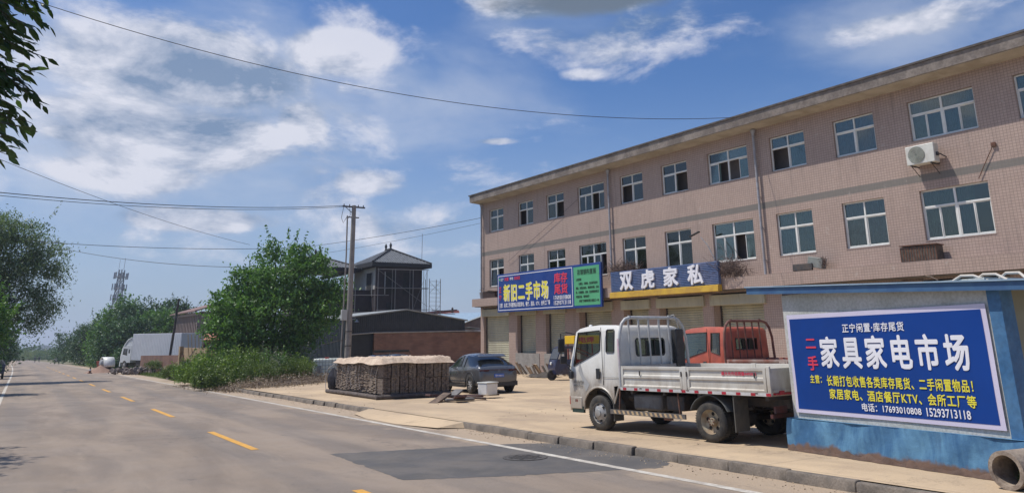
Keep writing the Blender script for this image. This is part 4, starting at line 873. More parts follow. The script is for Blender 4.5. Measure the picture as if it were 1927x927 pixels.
    pt = MB(); pt.box((-.19, -.775, .56), (.19, -.760, .68)); pl = pt.build('licence_plate', mat('plate_blue', (.02, .12, .50), .4), T)
    tx = MB(); put_text(tx, '甘M·9B915', -.16, .58, .32, .075, lambda u, v, dd=0: (u, -.777 - dd, v), .03, d0=.002); tx.build('plate_lettering', sw, pl)
    em = MB(); em.tube([(.045*math.cos(t), -.762, .78 + .03*math.sin(t)) for t in np.linspace(0, 2*PI, 15)], .006, 5); em.build('badge', steel, T)
    sp = MB(); sp.rbox((0, -.10, 1.30), (1.08, .26, .03), (.32, 0, 0)); sp.build('spoiler', paint, T, bevel=.012)
    if rack:
        k = MB()
        for s in (-1, 1): k.tube([(s*.5, .1, 1.40), (s*.5, .15, 1.46), (s*.5, 1.5, 1.46), (s*.5, 1.6, 1.38)], .015, 6); k.box((s*.48, .2, 1.47), (s*.50, 1.5, 1.53))
        for yy in np.arange(.2, 1.55, .13): k.box((-.5, yy, 1.485), (.5, yy + .02, 1.50))
        for yy in np.arange(.2, 1.55, .1): k.box((-.505, yy, 1.47), (-.485, yy + .02, 1.56)); 
        k.box((-.5, .2, 1.53), (.5, .22, 1.56)); k.box((-.5, 1.48, 1.53), (.5, 1.5, 1.56)); k.build('roof_rack', black_plastic, T)
    return T
grey_car = mat('car_grey', (.105, .110, .118), .30, (.12, .125, .135), 1, .5, metal=.35, coat=.8)
car(14.62, 24.95, math.radians(-6), 'dark grey coupe-shaped car with a blue plate parked beside the lumber pile', grey_car, 'parked cars')
c2 = car(13.7, 33.2, math.radians(-62), 'dark car with a roof rack half hidden behind the lumber pile', mat('car_black', (.02, .02, .024), .25, (.03, .03, .034), 1, .5, metal=.3, coat=.9), 'parked cars', rack=True)
# ------------------------------------------------------------------ cargo tricycle by the shops
def trike():
    T = thing('cargo_tricycle', 'dark blue and red cargo tricycle with a yellow sign box beside the shops', 'tricycle', x=22.7, y=31.05, yaw=math.radians(78), tilt=True)
    nb = mat('trike_blue', (.02, .025, .07), .35, (.04, .045, .09), 3, .5, coat=.4)
    f = MB()    # y forward
    outl = [(.95, .28), (1.02, .55), (.92, .95), (.70, 1.48), (.55, 1.56), (-.02, 1.58), (-.05, 1.5), (-.05, .28)]
    for s in (-1, 1): holed(outl, [[(.84, .98), (.66, 1.42), (.12, 1.46), (.12, .95)]], lambda u, v, s=s: (s*.45, u, v), f)
    for i in range(len(outl)):
        (a, b), (c, d) = outl[i], outl[(i+1) % len(outl)]
        if i in (2, 6): continue
        f.add([(-.45, a, b), (.45, a, b), (.45, c, d), (-.45, c, d)], [(0, 1, 2, 3)])
    cb = f.build('cab', nb, T, smooth=True, weld=True, solid=.02, bevel=.02)
    g = MB(); g.add([(-.42, .90, .98), (.42, .90, .98), (.42, .69, 1.46), (-.42, .69, 1.46)], [(0,1,2,3)])
    g.build('windscreen', dark_glass, cb)
    b = MB(); b.box((-.5, -1.45, .55), (.5, -.12, .60))
    for s in (-1, 1): b.box((s*.5, -1.45, .60), (s*.48, -.12, .92))
    b.box((-.5, -.14, .6), (.5, -.12, .95)); b.box((-.5, -1.45, .6), (.5, -1.43, .92)); b.build('cargo_box', red_paint, T)
    p = MB()
    for s in (-1, 1):
        for yy in (-.1, -1.42): p.box((s*.48, yy - .03, .6), (s*.44, yy + .02, 1.85))
        p.tube([(s*.46, -.1, 1.5), (s*.46, -1.42, .95)], .02, 6)
    p.build('frame_post', red_paint, T)
    y_ = MB(); y_.box((-.55, -1.5, 1.66), (.55, .02, 2.05)); yb = y_.build('sign_box', mat('yellow_sign', (.80, .50, .02), .4, (.7, .42, .03), 3, .4), T, bevel=.015)
    tx = MB(); put_text(tx, '电焊·加工', .2, 1.72, 1.1, .26, lambda u, v, dd=0: (.552 + dd, -1.45 + u, v), .04, d0=.003); put_text(tx, '电焊', .2, 1.72, .8, .26, lambda u, v, dd=0: (-.552 - dd, -.05 - u, v), .04, d0=.003); tx.build('sign_lettering', sr, yb)
    k = MB(); k.tube([(0, .88, .9), (0, .98, .3)], .035, 8); k.box((-.25, .35, .5), (.25, .75, .62)); k.build('fork', dark_metal, T)
    wheel(T, 0, 1.0, .24, .10, 1, 'car'); wheel(T, -.46, -.95, .26, .11, -1, 'car'); wheel(T, .46, -.95, .26, .11, 1, 'car')
    h = MB(); h.cyl((.0, 1.0, .78), (0, 1.06, .78), .07); h.build('headlight', white_frame, cb)
trike()
# ------------------------------------------------------------------ items along the shop front
for k in range(26):
    r = random.Random(100 + k); mb = MB(); L = r.uniform(.5, .85); Wd_ = r.uniform(.14, .32)
    mb.box((-Wd_/2, -.02, 0), (Wd_/2, .02, L))
    if k % 3 == 0: mb.box((-Wd_/2 + .03, -.035, .1), (Wd_/2 - .03, -.021, .18)); mb.box((-Wd_/2 + .03, -.035, L - .2), (Wd_/2 - .03, -.021, L - .12))
    o = mb.build('plank', [wood, mat('pale_board', (.34, .27, .20), .85, (.22, .17, .13), 5, .7), mat('grey_board', (.20, .19, .18), .85, (.12, .11, .10), 5, .7)][k % 3])
    s = 41.0 - k * .33 + r.uniform(-.1, .1); gz = G(0, s)
    o.matrix_world = BM @ Matrix.Translation((-.80 + r.uniform(-.15, .1), s, gz + .03)) @ Matrix.Rotation(r.uniform(-.35, .35), 4, 'X') @ Matrix.Rotation(PI/2, 4, 'Z') @ Matrix.Rotation(-r.uniform(.5, .8), 4, 'X')
    tag(o, '%s board, %s from the left end of the row leaning on the shop plinth' % (['brown', 'pale', 'grey'][k % 3], ORD[k]), 'board', 'boards leaning along the shop plinth')
fk = bthing('pitchfork', 'pitchfork leaning upright on the shop wall beside the tricycle', 'pitchfork', -.9, 34.6, G(0, 34.6))
mb = MB(); mb.tube([(0, 0, 0), (.35, -.35, 1.7)], .018, 6); mb.build('handle', wood, fk); mb = MB()
for k in (-.12, 0, .12): mb.tube([(.35, -.35, 1.7), (.36, -.36 + k, 1.78), (.42, -.40 + k*1.1, 2.15)], .011, 5)
mb.build('tines', rust, fk)
tp0 = bthing('tarpaulin_heap', 'dark crumpled tarpaulin heap on the yard in front of the tricycle', 'tarpaulin', -2.3, 33.9, G(0, 34.9))
mb = MB(); r = random.Random(3); nn = 14; vs = []
for i in range(nn + 1):
    for j in range(nn + 1):
        u, v = i/nn*2 - 1, j/nn*2 - 1; q = max(0, 1 - (u*u + v*v)); vs.append((u*.6, v*1.0, .02 + .24*q**.7*(.6 + .5*math.sin(u*5 + v*3) * math.cos(v*6)) + r.uniform(0, .05)))
mb.add(vs, [(i*(nn+1)+j, (i+1)*(nn+1)+j, (i+1)*(nn+1)+j+1, i*(nn+1)+j+1) for i in range(nn) for j in range(nn)]); mb.build('sheet', mat('dark_tarp', (.04, .033, .028), .8, (.09, .07, .05), 5, .6), tp0, smooth=True)
# ------------------------------------------------------------------ lumber pile with tarpaulin
LP = thing('lumber_pile', 'big dark pile of bundled wood with rows of upright bundles on a rotten base', 'lumber pile', x=10.28, y=24.6, yaw=math.radians(-4), tilt=True)
bundle_m = [mat('bundle_wood_a', (.36, .285, .22), .9, (.17, .13, .105), 14, .8, fine=50, bump=.8, bscale=60), mat('bundle_wood_b', (.42, .34, .265), .9, (.20, .155, .12), 14, .8, fine=50, bump=.8, bscale=60), mat('bundle_wood_c', (.30, .235, .19), .9, (.14, .11, .09), 14, .8, fine=50, bump=.8, bscale=60)]
r = random.Random(21)
def bundle(x, y, z, L, W, H, m_):
    b = MB(); n = int(H / .028)
    for k in range(n):          # split slats stacked in each bundle, uneven ends
        for q in range(3): b.box((x + W*q/3 + (.008 if q == 0 else -.004) + r.uniform(-.008, .008), y + r.uniform(-.045, .03), z + k*H/n), (x + W*(q+1)/3 + (-.008 if q == 2 else .0) , y + L + r.uniform(-.02, .035), z + (k + r.uniform(.7, .9))*H/n))
    o = b.build('wood_bundle', m_, LP); 
    s = MB(); 
    s.box((x + W*.5 - .006, y - .042, z), (x + W*.5 + .006, y - .037, z + H)); s.build('binding_wire', dark_metal, o)
    return o
nx = 8; wx = 2.42 / nx
for k in range(nx):
    for row in range(2):
        h0 = .50 + r.uniform(-.02, .02); bundle(k*wx + .01, .02 + r.uniform(-.03, .03), .16 + row*.51, .55, wx - .025, h0, bundle_m[r.randrange(3)])
for k in range(7):
    for row in range(2):
        o = bundle(0, 0, 0, .5, .7, .50, bundle_m[r.randrange(3)]); o.location = (-.01 + r.uniform(-.03, .03), 1.30 + k*.72, .16 + row*.51); o.rotation_euler = (0, 0, -PI/2)
mb = MB(); mb.box((.4, .45, .1), (2.35, 5.5, 1.16)); mb.build('pile_core', bundle_m[2], LP)
mb = MB()
for (a, b, c, d) in ((-.25, -.10, 2.55, -.14), (-.16, .0, -.34, 5.7), (.1, .12, .05, 5.5)): mb.tube([(a, b, .07), ((a + c)/2, (b + d)/2, .09), (c, d, .07)], .07, 10)
mb.rbox((1.2, -.02, .10), (2.45, .12, .14)); mb.build('base_log', mat('rotten_log', (.075, .06, .055), .95, (.14, .115, .10), 6, .8, bump=.8), LP, smooth=True)
tpb = thing('tarpaulin', 'tan crumpled tarpaulin spread over the top of the wood pile', 'tarpaulin'); tpb.matrix_world = LP.matrix_world.copy()
mb = MB(); nu, nv = 54, 70; vs = []
from mathutils import noise as mn
for i in range(nu + 1):
    for j in range(nv + 1):
        u = -.12 + 2.66 * i/nu; v = -.12 + 5.8 * j/nv
        e = min(i, nu - i, j, nv - j); n1 = mn.noise(Vector((u*1.6, v*1.6, 1.3))); n2 = mn.noise(Vector((u*5, v*5, 4)))
        z = 1.24 + .06*n1 + .05*n2 + .045*abs(mn.noise(Vector((u*11, v*11, 2))))
        hang = .02 + .10*max(0, .35 + mn.noise(Vector((u*.8, v*.8, 7)))); z += .05
        if e == 0: z = 1.17 - hang
        elif e == 1: z = 1.21 - hang*.45 + .02*n2
        elif e == 2: z -= .02
        ox = (-.05 if i == 0 else .05 if i == nu else 0); oy = (-.04 if j == 0 else .0)
        vs.append((u + ox + .03*n2, v + oy + .04*n1, z))
mb.add(vs, [(i*(nv+1)+j, (i+1)*(nv+1)+j, (i+1)*(nv+1)+j+1, i*(nv+1)+j+1) for i in range(nu) for j in range(nv)])
mb.build('sheet', mat('tan_tarp', (.64, .51, .38), .8, (.44, .32, .23), 3, .8, fine=20, bump=.4, bscale=18), tpb, smooth=True)
mb = MB()
for k in range(12):
    y0 = r.uniform(.1, 5.4); mb.tube([(-.12, y0, 1.05), (-.16, y0 + r.uniform(-.1, .1), .8 ), (-.13, y0 + r.uniform(-.25, .25), .3)], .006, 4)
mb.tube([(-.15, 5.3, 1.1), (-.35, 5.6, .9), (-.42, 5.7, .5), (-.4, 5.6, .05)], .012, 5); mb.build('cord', mat('pale_cord', (.45, .42, .40), .8), tpb)
# dark cloth bundle at the far end of the pile
cbn = thing('cloth_bundle', 'dark blue cloth draped at the far left end of the wood pile', 'cloth', x=10.72, y=30.6); mb = MB(); vs = []; n = 12
for i in range(n + 1):
    for j in range(n + 1):
        t = PI * i / n; p_ = 2*PI*j/n; q_ = 1 + .25*mn.noise(Vector((math.cos(p_)*1.5, math.sin(p_)*1.5, t*2))); vs.append((.24*math.sin(t)*math.cos(p_)*q_, .42*math.sin(t)*math.sin(p_)*q_, .42 + .46*math.cos(t)*q_))
mb.add(vs, [(i*(n+1)+j, (i+1)*(n+1)+j, (i+1)*(n+1)+j+1, i*(n+1)+j+1) for i in range(n) for j in range(n)]); mb.build('cloth', mat('navy_cloth', (.022, .022, .028), .95, (.04, .04, .05), 6, .6, spec=.1), cbn, smooth=True)
# scrap boards and the white bucket in front of the car
r = random.Random(5)
for k, (x, y, L, W_, z, ya, ti) in enumerate([(11.0, 21.9, 1.0, .3, .05, .5, -.30), (11.3, 22.3, 1.1, .25, .12, .2, .12), (11.6, 21.7, .9, .3, .04, -.2, 0), (12.1, 21.9, 1.0, .22, .06, -.5, .08), (12.4, 22.5, .9, .3, .05, .1, .0), (11.9, 22.5, .8, .28, .18, .8, -.15), (12.9, 22.6, 1.2, .16, .07, -.15, .0), (11.5, 21.5, .8, .35, .1, 1.2, .2)]):
    mb = MB(); mb.box((-L/2, -W_/2, -.03), (L/2, W_/2, .03)); o = mb.build('scrap_board', [wood, mat('maroon_board', (.11, .05, .045), .7, (.07, .045, .04), 5, .7), MATS['grey_board']][k % 3], bevel=.008)
    o.matrix_world = Matrix.Translation((x, y, G(x, y) + z + .03)) @ Matrix.Rotation(ya, 4, 'Z') @ Matrix.Rotation(ti, 4, 'Y')
    tag(o, ['brown board tilted up at the left edge of the scrap heap', 'maroon board propped in the middle of the scrap heap', 'grey board lying at the front of the scrap heap', 'brown board lying front right in the scrap heap', 'maroon board lying at the back of the scrap heap', 'grey board on top of the scrap heap', 'long narrow brown board under the white plastic box', 'short wide maroon board at the front left of the scrap heap'][k], 'board', 'scrap boards before the grey car')
bk = thing('white_box', 'white square plastic box standing on the scrap boards behind the grey car', 'box', x=13.05, y=22.45, z=G(0, 22.45) + .10, yaw=.3)
mb = MB(); mb.prism([(-.25, 0), (.25, 0), (.28, .36), (-.28, .36)], lambda u, v, d: (u, d, v), -.2, .2); mb.build('body', white_frame, bk, bevel=.03); mb = MB(); mb.box((-.29, -.22, .36), (.29, .22, .40)); mb.build('rim', mat('box_rim', (.55, .55, .5), .5), bk, bevel=.012)
# ------------------------------------------------------------------ tote tank
ib = thing('tote_tank', 'white plastic liquid tank in a steel cage standing beside the bushes', 'tank', x=15.4, y=45.4, z=G(0, 45.4) + .02, yaw=math.radians(-24))
mb = MB(); mb.box((-.7, -.55, .12), (.7, .55, 1.12)); mb.build('tank', mat('tank_white', (.80, .84, .76), .5, (.66, .72, .64), 2, .6), ib, bevel=.07)
mb = MB()
for z in (.14, .34, .54, .74, .94, 1.12): mb.tube([(-.73, -.58, z), (.73, -.58, z), (.73, .58, z), (-.73, .58, z), (-.73, -.58, z)], .012, 5)
for xx in np.linspace(-.73, .73, 9): mb.tube([(xx, -.59, .1), (xx, -.59, 1.13)], .012, 5)
for yy in np.linspace(-.58, .58, 7): mb.tube([(-.74, yy, .1), (-.74, yy, 1.13)], .012, 5)
mb.build('cage', steel, ib); mb = MB(); mb.box((-.72, -.58, 0), (.72, .58, .03)); mb.box((-.72, -.58, .08), (.72, .58, .11))
for xx in (-.6, 0, .6): mb.box((xx - .07, -.58, .03), (xx + .07, .58, .08))
mb.build('pallet', wood, ib); mb = MB(); mb.box((-.5, -.60, .30), (-.25, -.555, .72)); mb.build('plate', alu, ib); mb = MB(); mb.lathe([(0, .12), (.06, .12), (.06, .001)], (0, 0, 1.12), 'Z', 14); mb.build('filler_cap', red_paint, ib)
# ------------------------------------------------------------------ utility pole
PP = Vector((16.0, 43.58, G(0, 43.58)))
po = thing('utility_pole', 'tall concrete utility pole with a short crossarm rising behind the wood pile', 'utility pole', x=PP.x, y=PP.y)
polem = mat('pole_concrete', (.34, .31, .28), .9, (.24, .22, .2), 2, .7, fine=25)
mb = MB(); mb.cyl((0, 0, -.2), (.03, 0, 10.0), .20, .125, 20); mb.build('shaft', polem, po, smooth=True)
mb = MB(); mb.box((-.68, -.05, 9.87), (.72, .05, 9.95)); mb.tube([(-.5, 0, 9.88), (.0, .02, 9.5)], .02, 6)
for xx in (-.6, -.25, .3, .62): mb.cyl((xx, 0, 9.95), (xx, 0, 10.06), .035, .025, 8)
mb.box((-.30, -.04, 9.25), (.36, .04, 9.31)); mb.build('crossarm', dark_metal, po)
mb = MB(); mb.tube([(-.38, -.05, 9.35), (-.36, -.08, 7.0), (-.40, -.08, 3.5), (-.46, -.08, -.1)], .045, 8); mb.build('conduit', polem, po, smooth=True)
mb = MB(); mb.tube([(-.6, 0, 9.95), (-.75, -.05, 9.2), (-.62, -.05, 8.9), (-.5, -.02, 9.1), (-.38, -.05, 9.35)], .014, 5); mb.tube([(-.25, 0, 9.95), (-.2, -.05, 9.4), (-.32, -.05, 9.2)], .014, 5); mb.build('drop_cable', black_plastic, po)
mb = MB(); mb.box((-.52, -.2, 3.25), (-.18, .0, 3.85)); mb.build('meter_box', mat('meter_grey', (.50, .50, .48), .5), po, bevel=.015)
mb = MB(); mb.tube([(.15, 0, 3.3), (.32, -.2, 3.35)], .025, 6); mb.lathe([(0, .02), (-.1, .05), (-.16, .15), (-.17, .001)], (.38, -.25, 3.32), 'Z', 12); mb.build('yard_lamp', steel, po)
mb = MB()
for z in (1.8, 2.6): mb.lathe([(0, .215), (.05, .215)], (.01, 0, z), 'Z', 20)
mb.tube([(-.2, -.1, 2.2), (-1.6, -.1, 1.9)], .022, 6); mb.build('clamp_band', dark_metal, po)
# ------------------------------------------------------------------ overhead wires
def wire(p0, p1, sag, r_, label, t0=0.0, t1=1.0, n=40):
    p0, p1 = Vector(p0), Vector(p1); pts = []
    for k in range(n + 1):
        t = t0 + (t1 - t0)*k/n; pts.append(p0 + (p1 - p0)*t - Vector((0, 0, 4*sag*t*(1 - t))))
    mb = MB(); mb.tube(pts, r_, 6); o = mb.build('overhead_wire', mat('wire_black', (.03, .03, .035), .6)); return tag(o, label, 'wire')
wire((-1.09, 28, 12.49), (25.4, 22.0, 10.75), 1.3, .012, 'long thin wire sagging across the sky to the roof of the tiled building', -.2)
wire((-1.42, 35, 7.15), (15.33, 43.6, 9.22), .3, .016, 'upper of the two thick wires running left from the pole crossarm', -.3)
wire((-1.41, 35, 7.03), (15.60, 43.6, 9.19), .34, .012, 'lower of the two thick wires running left from the pole crossarm', -.3)
wire((-1.4, 40, 9.27), (13.87, 60, 8.51), .3, .012, 'thin wire sloping down through the clouds toward the walnut tree', -.3)
wire((1.75, 60, 7.96), (17.55, 60, 8.45), .2, .018, 'level wire passing over the top of the walnut tree', -.15)
wire((17.55, 60, 8.45), (25.75, 44.2, 9.4), .15, .015, 'wire rising from behind the pole to the corner of the tiled building')
wire((2.28, 70, 8.53), (11.4, 55, 6.34), .25, .018, 'drooping wire ending in the left side of the walnut tree', -.1, 1.15)
wire((19.29, 60, 8.03), (25.75, 44.1, 9.05), .1, .010, 'fainter lower wire leading to the corner of the tiled building')
fw = tag(MB().tube([(0, 0, 0), (0, 7.2, -2.9)], .009, 5).build('facade_wire', MATS['wire_black']), 'slanting wire across the front of the building above the long signboard', 'wire'); fw.matrix_world = BM @ Matrix.Translation((-.1, 33.2, 9.0))
# ------------------------------------------------------------------ dark steel shed with brick wall
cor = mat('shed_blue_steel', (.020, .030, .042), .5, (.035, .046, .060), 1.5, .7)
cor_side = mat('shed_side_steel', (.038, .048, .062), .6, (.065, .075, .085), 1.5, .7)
shd = thing('steel_shed', 'dark corrugated steel shed with a low gable front and bricked lower wall', 'shed', x=19.0, y=52.3, z=0)
mb = MB(); n = 42; prof = []; Ls = 12.5
for k in range(n): y0 = k*Ls/n; prof += [(0, y0), (0, y0 + .15), (-.05, y0 + .18), (-.05, y0 + .26)]
vs = []
for (x_, y_) in prof: vs += [(x_, y_, -1.3), (x_, y_, 2.80)]
mb.add(vs, [(2*i, 2*i+1, 2*i+3, 2*i+2) for i in range(len(prof) - 1)]); mb.build('side_wall', cor_side, shd)
mb = MB(); n = 60; vs = []
prof = []; W_ = 9.4
for k in range(n): x0 = k*W_/n; prof += [(x0, 0), (x0 + .09, 0), (x0 + .105, -.03), (x0 + .14, -.03)]
def rz(x_): return 2.88 + (x_/4.55)*.56 if x_ < 4.55 else 3.44 - (x_ - 4.55)/4.85*.72
for (x_, y_) in prof: vs += [(x_, y_, 1.86), (x_, y_, rz(x_) - .02)]
mb.add(vs, [(2*i, 2*i+1, 2*i+3, 2*i+2) for i in range(len(prof) - 1)]); mb.box((0, .02, 1.86), (9.4, .1, 2.7)); mb.build('gable', cor, shd)
mb = MB(); mb.prism([(-.1, 2.86), (4.55, 3.45), (9.6, 2.68), (9.6, 2.76), (4.55, 3.53), (-.1, 2.94)], lambda u, v, d: (u, d, v), -.15, Ls); mb.build('roof', mat('shed_roof', (.33, .35, .34), .5, (.22, .23, .22), 3, .6), shd)
mb = MB(); mb.box((.0, .3, -1.3), (2.1, .4, 1.85)); mb.box((0, -.02, -1.3), (.12, .1, 1.85)); mb.build('opening_shade_panel', mat('opening_shade', (.022, .03, .042), .6), shd)  # dark sheet painted as the shade in the open bay, plus corner post
def brick_mat(name, c1, c2, sc=1.0, mortar=(.28, .22, .18)):
    m_ = bpy.data.materials.new(name); m_.use_nodes = True; N = NT(m_.node_tree); b = N.n['Principled BSDF']; o = N.node('ShaderNodeTexCoord').outputs['Object']; x, y, z = N.sep(o)
    br = N.node('ShaderNodeTexBrick'); N.put(br.inputs['Vector'], N.comb(N.m('ADD', x, y), z, 0)); br.inputs['Scale'].default_value = sc
    br.inputs['Brick Width'].default_value = .25; br.inputs['Row Height'].default_value = .075; br.inputs['Mortar Size'].default_value = .008
    br.inputs['Color1'].default_value = (*c1, 1); br.inputs['Color2'].default_value = (*c2, 1); br.inputs['Mortar'].default_value = (*mortar, 1)
    c = N.mix(N.ramp(N.noise(o, 1.2, 5), .4, .7, 0, .6), br.outputs['Color'], N.mix(1.0, br.outputs['Color'], (.55, .5, .5), 'MULTIPLY'))
    N.put(b.inputs['Base Color'], c); b.inputs['Roughness'].default_value = .9; MATS[name] = m_; return m_
brk = brick_mat('red_brick', (.24, .115, .08), (.16, .08, .06))
mb = MB(); mb.box((2.1, -.04, -1.3), (11.2, .2, 1.84)); mb.build('brick_wall', brk, shd)
mb = MB(); mb.tube([(.1, -.08, 1.75), (2, -.09, 1.87), (9.8, -.09, 1.95)], .05, 8); mb.build('gutter', alu, shd)
mb = MB(); mb.rbox((10.2, -.3, 1.95), (2.0, .9, .05), (.05, .02, 0)); mb.rbox((9.9, -.2, 2.15), (1.0, .7, .04), (-.1, .1, .1)); mb.build('loose_sheet', alu, shd)
mb = MB(); mb.box((9.45, .21, -1.3), (14, .35, 1.8)); mb.box((.1, .4, -1.3), (9.4, .5, 2.5)); mb.box((.1, 12.3, -1.3), (9.4, 12.4, 2.6)); mb.build('rear_wall', cor, shd)
# ------------------------------------------------------------------ brick house with red ridge and blue roof sheets behind
rh = thing('brick_house', 'low brick house with a red ridge and pale blue roof sheets behind the shed', 'house', x=38.8, y=80, z=0)
mb = MB(); mb.prism([(0, -1.6), (4.4, -1.6), (12, -1.6), (12, 2.9), (8.5, 4.1), (4.4, 2.9)], lambda u, v, d: (u, d, v), .2, 8); mb.build('wall', brk, rh)
mb = MB(); mb.add([(4.2, 0, 2.95), (8.2, 0, 4.25), (6.0, 9, 4.30), (-1.2, 9, 3.4)], [(0,1,2,3)]); mb.build('roof', mat('pale_blue_sheet', (.30, .40, .48), .35, (.22, .30, .38), 2, .5), rh, solid=.06)
mb = MB(); mb.prism([(-3, 3.9), (8.4, 4.75), (8.4, 4.9), (-3, 4.0)], lambda u, v, d: (u, d, v), 9.0, 9.4); mb.add([(-3, 9, 3.6), (8.6, 8.6, 4.3), (8.6, 9, 4.8), (-3, 9.2, 4.0)], [(0,1,2,3)]); mb.build('red_ridge', mat('red_tile', (.30, .09, .07), .7, (.2, .07, .05), 8, .6), rh)
mb = MB(); mb.tube([(4.2, -.02, 2.93), (8.3, -.02, 4.26)], .07, 6); mb.build('verge', white_frame, rh)
mb = MB(); mb.lathe([(0, .32), (.3, .36), (.5, .25), (.55, .001)], (2.9, 7, 3.9), 'Z', 12); mb.build('water_tank', dark_metal, rh)
mb = MB(); mb.lathe([(0, .2), (.15, .1), (.4, .16), (.55, .03)], (7.6, 8.8, 4.6), 'Z', 8); mb.lathe([(0, .12), (.4, .03)], (-1.5, 9.1, 3.9), 'Z', 8); mb.build('ridge_ornament', dark_metal, rh)
# ------------------------------------------------------------------ scaffolded house
sh = thing('scaffolded_house', 'unfinished dark two-storey house with grey hipped tile roofs', 'house', x=30.3, y=75, z=0)
wallm = mat('house_dark_wall', (.028, .020, .024), .9, (.045, .032, .034), .8, .8)
mb = MB(); mb.box((0, 0, -1.6), (5.2, 6.5, 8.75)); mb.box((-7.0, 1.4, -1.6), (-.003, 9, 6.3)); mb.build('wall', wallm, sh)
mb = MB(); mb.box((-.03, .15, 6.35), (-.002, 6.4, 8.6)); mb.build('side_plaster', mat('pale_plaster', (.42, .40, .36), .9, (.3, .28, .25), 2, .5), sh)
mb = MB(); mb.box((-.06, .9, 5.7), (-.035, 2.6, 8.1)); mb.box((1.0, -.03, 5.9), (2.2, -.004, 8.1)); mb.box((3.0, -.03, 5.9), (4.2, -.004, 8.1)); mb.box((1.2, -.03, 2.6), (2.0, -.004, 5.0)); mb.build('window', dark_hole, sh)
mb = MB(); mb.box((-.10, .85, 5.65), (-.065, .98, 8.15)); mb.box((.9, -.07, 5.85), (1.0, -.032, 8.15)); mb.build('window_frame', alu, sh)
rt_ = mat('grey_roof_tile', (.17, .18, .19), .6, (.10, .11, .12), 3, .7)
def hip(x0, y0, x1, y1, zb, zt, ov=.75, ridge_y=True):
    x0 -= ov; y0 -= ov; x1 += ov; y1 += ov; cx = (x0 + x1)/2; h = (x1 - x0)/2
    ya_, yb_ = y0 + h*1.0, max(y1 - h*1.0, y0 + h*1.05)
    m = MB(); vs = [(x0, y0, zb), (x1, y0, zb), (x1, y1, zb), (x0, y1, zb), (cx, ya_, zt), (cx, yb_, zt)]
    m.add(vs, [(0, 1, 4), (1, 2, 5, 4), (2, 3, 5), (3, 0, 4, 5)]); m.add([(x0, y0, zb - .02), (x1, y0, zb - .02), (x1, y1, zb - .02), (x0, y1, zb - .02)], [(0, 1, 2, 3)])
    f = MB()
    # tile ribs run down the slopes
    for k in range(1, int((x1 - x0)/.28)):
        x = x0 + k*.28; t = min((x - x0), (x1 - x))/h; f.tube([(x, y0, zb + .03), (x, y0 + t*h, zb + (zt - zb)*t + .03)], .05, 4)
    for k in range(1, int((y1 - y0)/.28)):
        y = y0 + k*.28; t = min((y - y0)/h, (y1 - y)/h, 1)
        for (xe, sg) in ((x0, 1), (x1, -1)): f.tube([(xe, y, zb + .03), (xe + sg*t*h, y, zb + (zt - zb)*t + .03)], .05, 4)
    e = MB(); 
    e.box((x0 - .03, y0 - .03, zb - .42), (x1 + .03, y0 + .12, zb - .025)); e.box((x0 - .03, y0 + .12, zb - .42), (x0 + .12, y1, zb - .025)); e.box((x1 - .12, y0 + .12, zb - .42), (x1 + .03, y1, zb - .025))
    rdg = MB(); rdg.tube([(cx, ya_, zt + .08), (cx, yb_, zt + .08)], .12, 6)
    for (ax_, ay_) in ((x0, y0), (x1, y0)): rdg.tube([(ax_, ay_, zb + .05), (cx, ya_, zt + .08)], .10, 6)
    rdg.lathe([(0, .18), (.25, .1), (.5, .16), (.8, .03)], (cx, ya_, zt), 'Z', 8); rdg.lathe([(0, .18), (.25, .1), (.5, .16), (.8, .03)], (cx, yb_, zt), 'Z', 8)
    ro = m.build('roof', rt_, sh); f.build('tile_rib', rt_, ro); e.build('eaves', mat('eaves_dark', (.022, .022, .024), .7), ro); rdg.build('ridge', MATS['eaves_dark'], ro)
hip(0, 0, 5.2, 6.5, 9.05, 10.75, .75); hip(-7.5, 4.0, -.9, 14.5, 8.75, 10.2, .5)
mb = MB(); mb.tube([(5.6, 1, 9), (5.62, 1, 12.5)], .03, 5); mb.build('lightning_rod', steel, sh)
sc = thing('scaffolding', 'steel tube scaffolding with a ladder tower round the dark unfinished house', 'scaffolding', x=30.3, y=75, z=0)
mb = MB()
for xx in (-.2, 1.7, 3.7, 5.3): mb.tube([(xx, -1.0, -1.4), (xx, -1.0, 8.4)], .04, 5); mb.tube([(xx, -.2, -1.4), (xx, -.2, 8.4)], .03, 5)
for xx in (-4.5, -2.6): mb.tube([(xx, -1.0, -1.4), (xx, -1.0, 6.2)], .04, 5)
mb.build('upright', mat('scaffold_tube', (.20, .19, .19), .6, (.3, .25, .22), 5, .6), sc)
mb = MB()
for z in (4.2, 6.4, 8.3): mb.tube([(-.3, -1.05, z), (5.5, -1.05, z + .08)], .035, 5)
for z in (4.0, 5.7): mb.tube([(-6, -1.05, z - .1), (1.0, -1.05, z)], .035, 5)
mb.tube([(-.2, -1.05, 8.2), (5.4, -1.05, 4.6)], .02, 5); mb.tube([(3.7, -1.05, 4.2), (5.3, -1.05, 8.3)], .015, 5); mb.build('ledger', MATS['scaffold_tube'], sc)
mb = MB()
for (xx) in (5.6, 6.9):
    for yy in (-1.0, .0): mb.tube([(xx, yy, -1.4), (xx, yy, 7.5)], .04, 5)
for z in np.arange(.5, 7.6, .42): mb.tube([(5.6, -1, z), (6.9, -1, z)], .02, 4)
for z in (3.5, 6.0): mb.tube([(5.6, -1, z), (6.9, -1, z + 1.2)], .018, 4); mb.tube([(6.9, -1, z), (5.6, -1, z + 1.2)], .018, 4)
mb.build('ladder_tower', MATS['scaffold_tube'], sc)
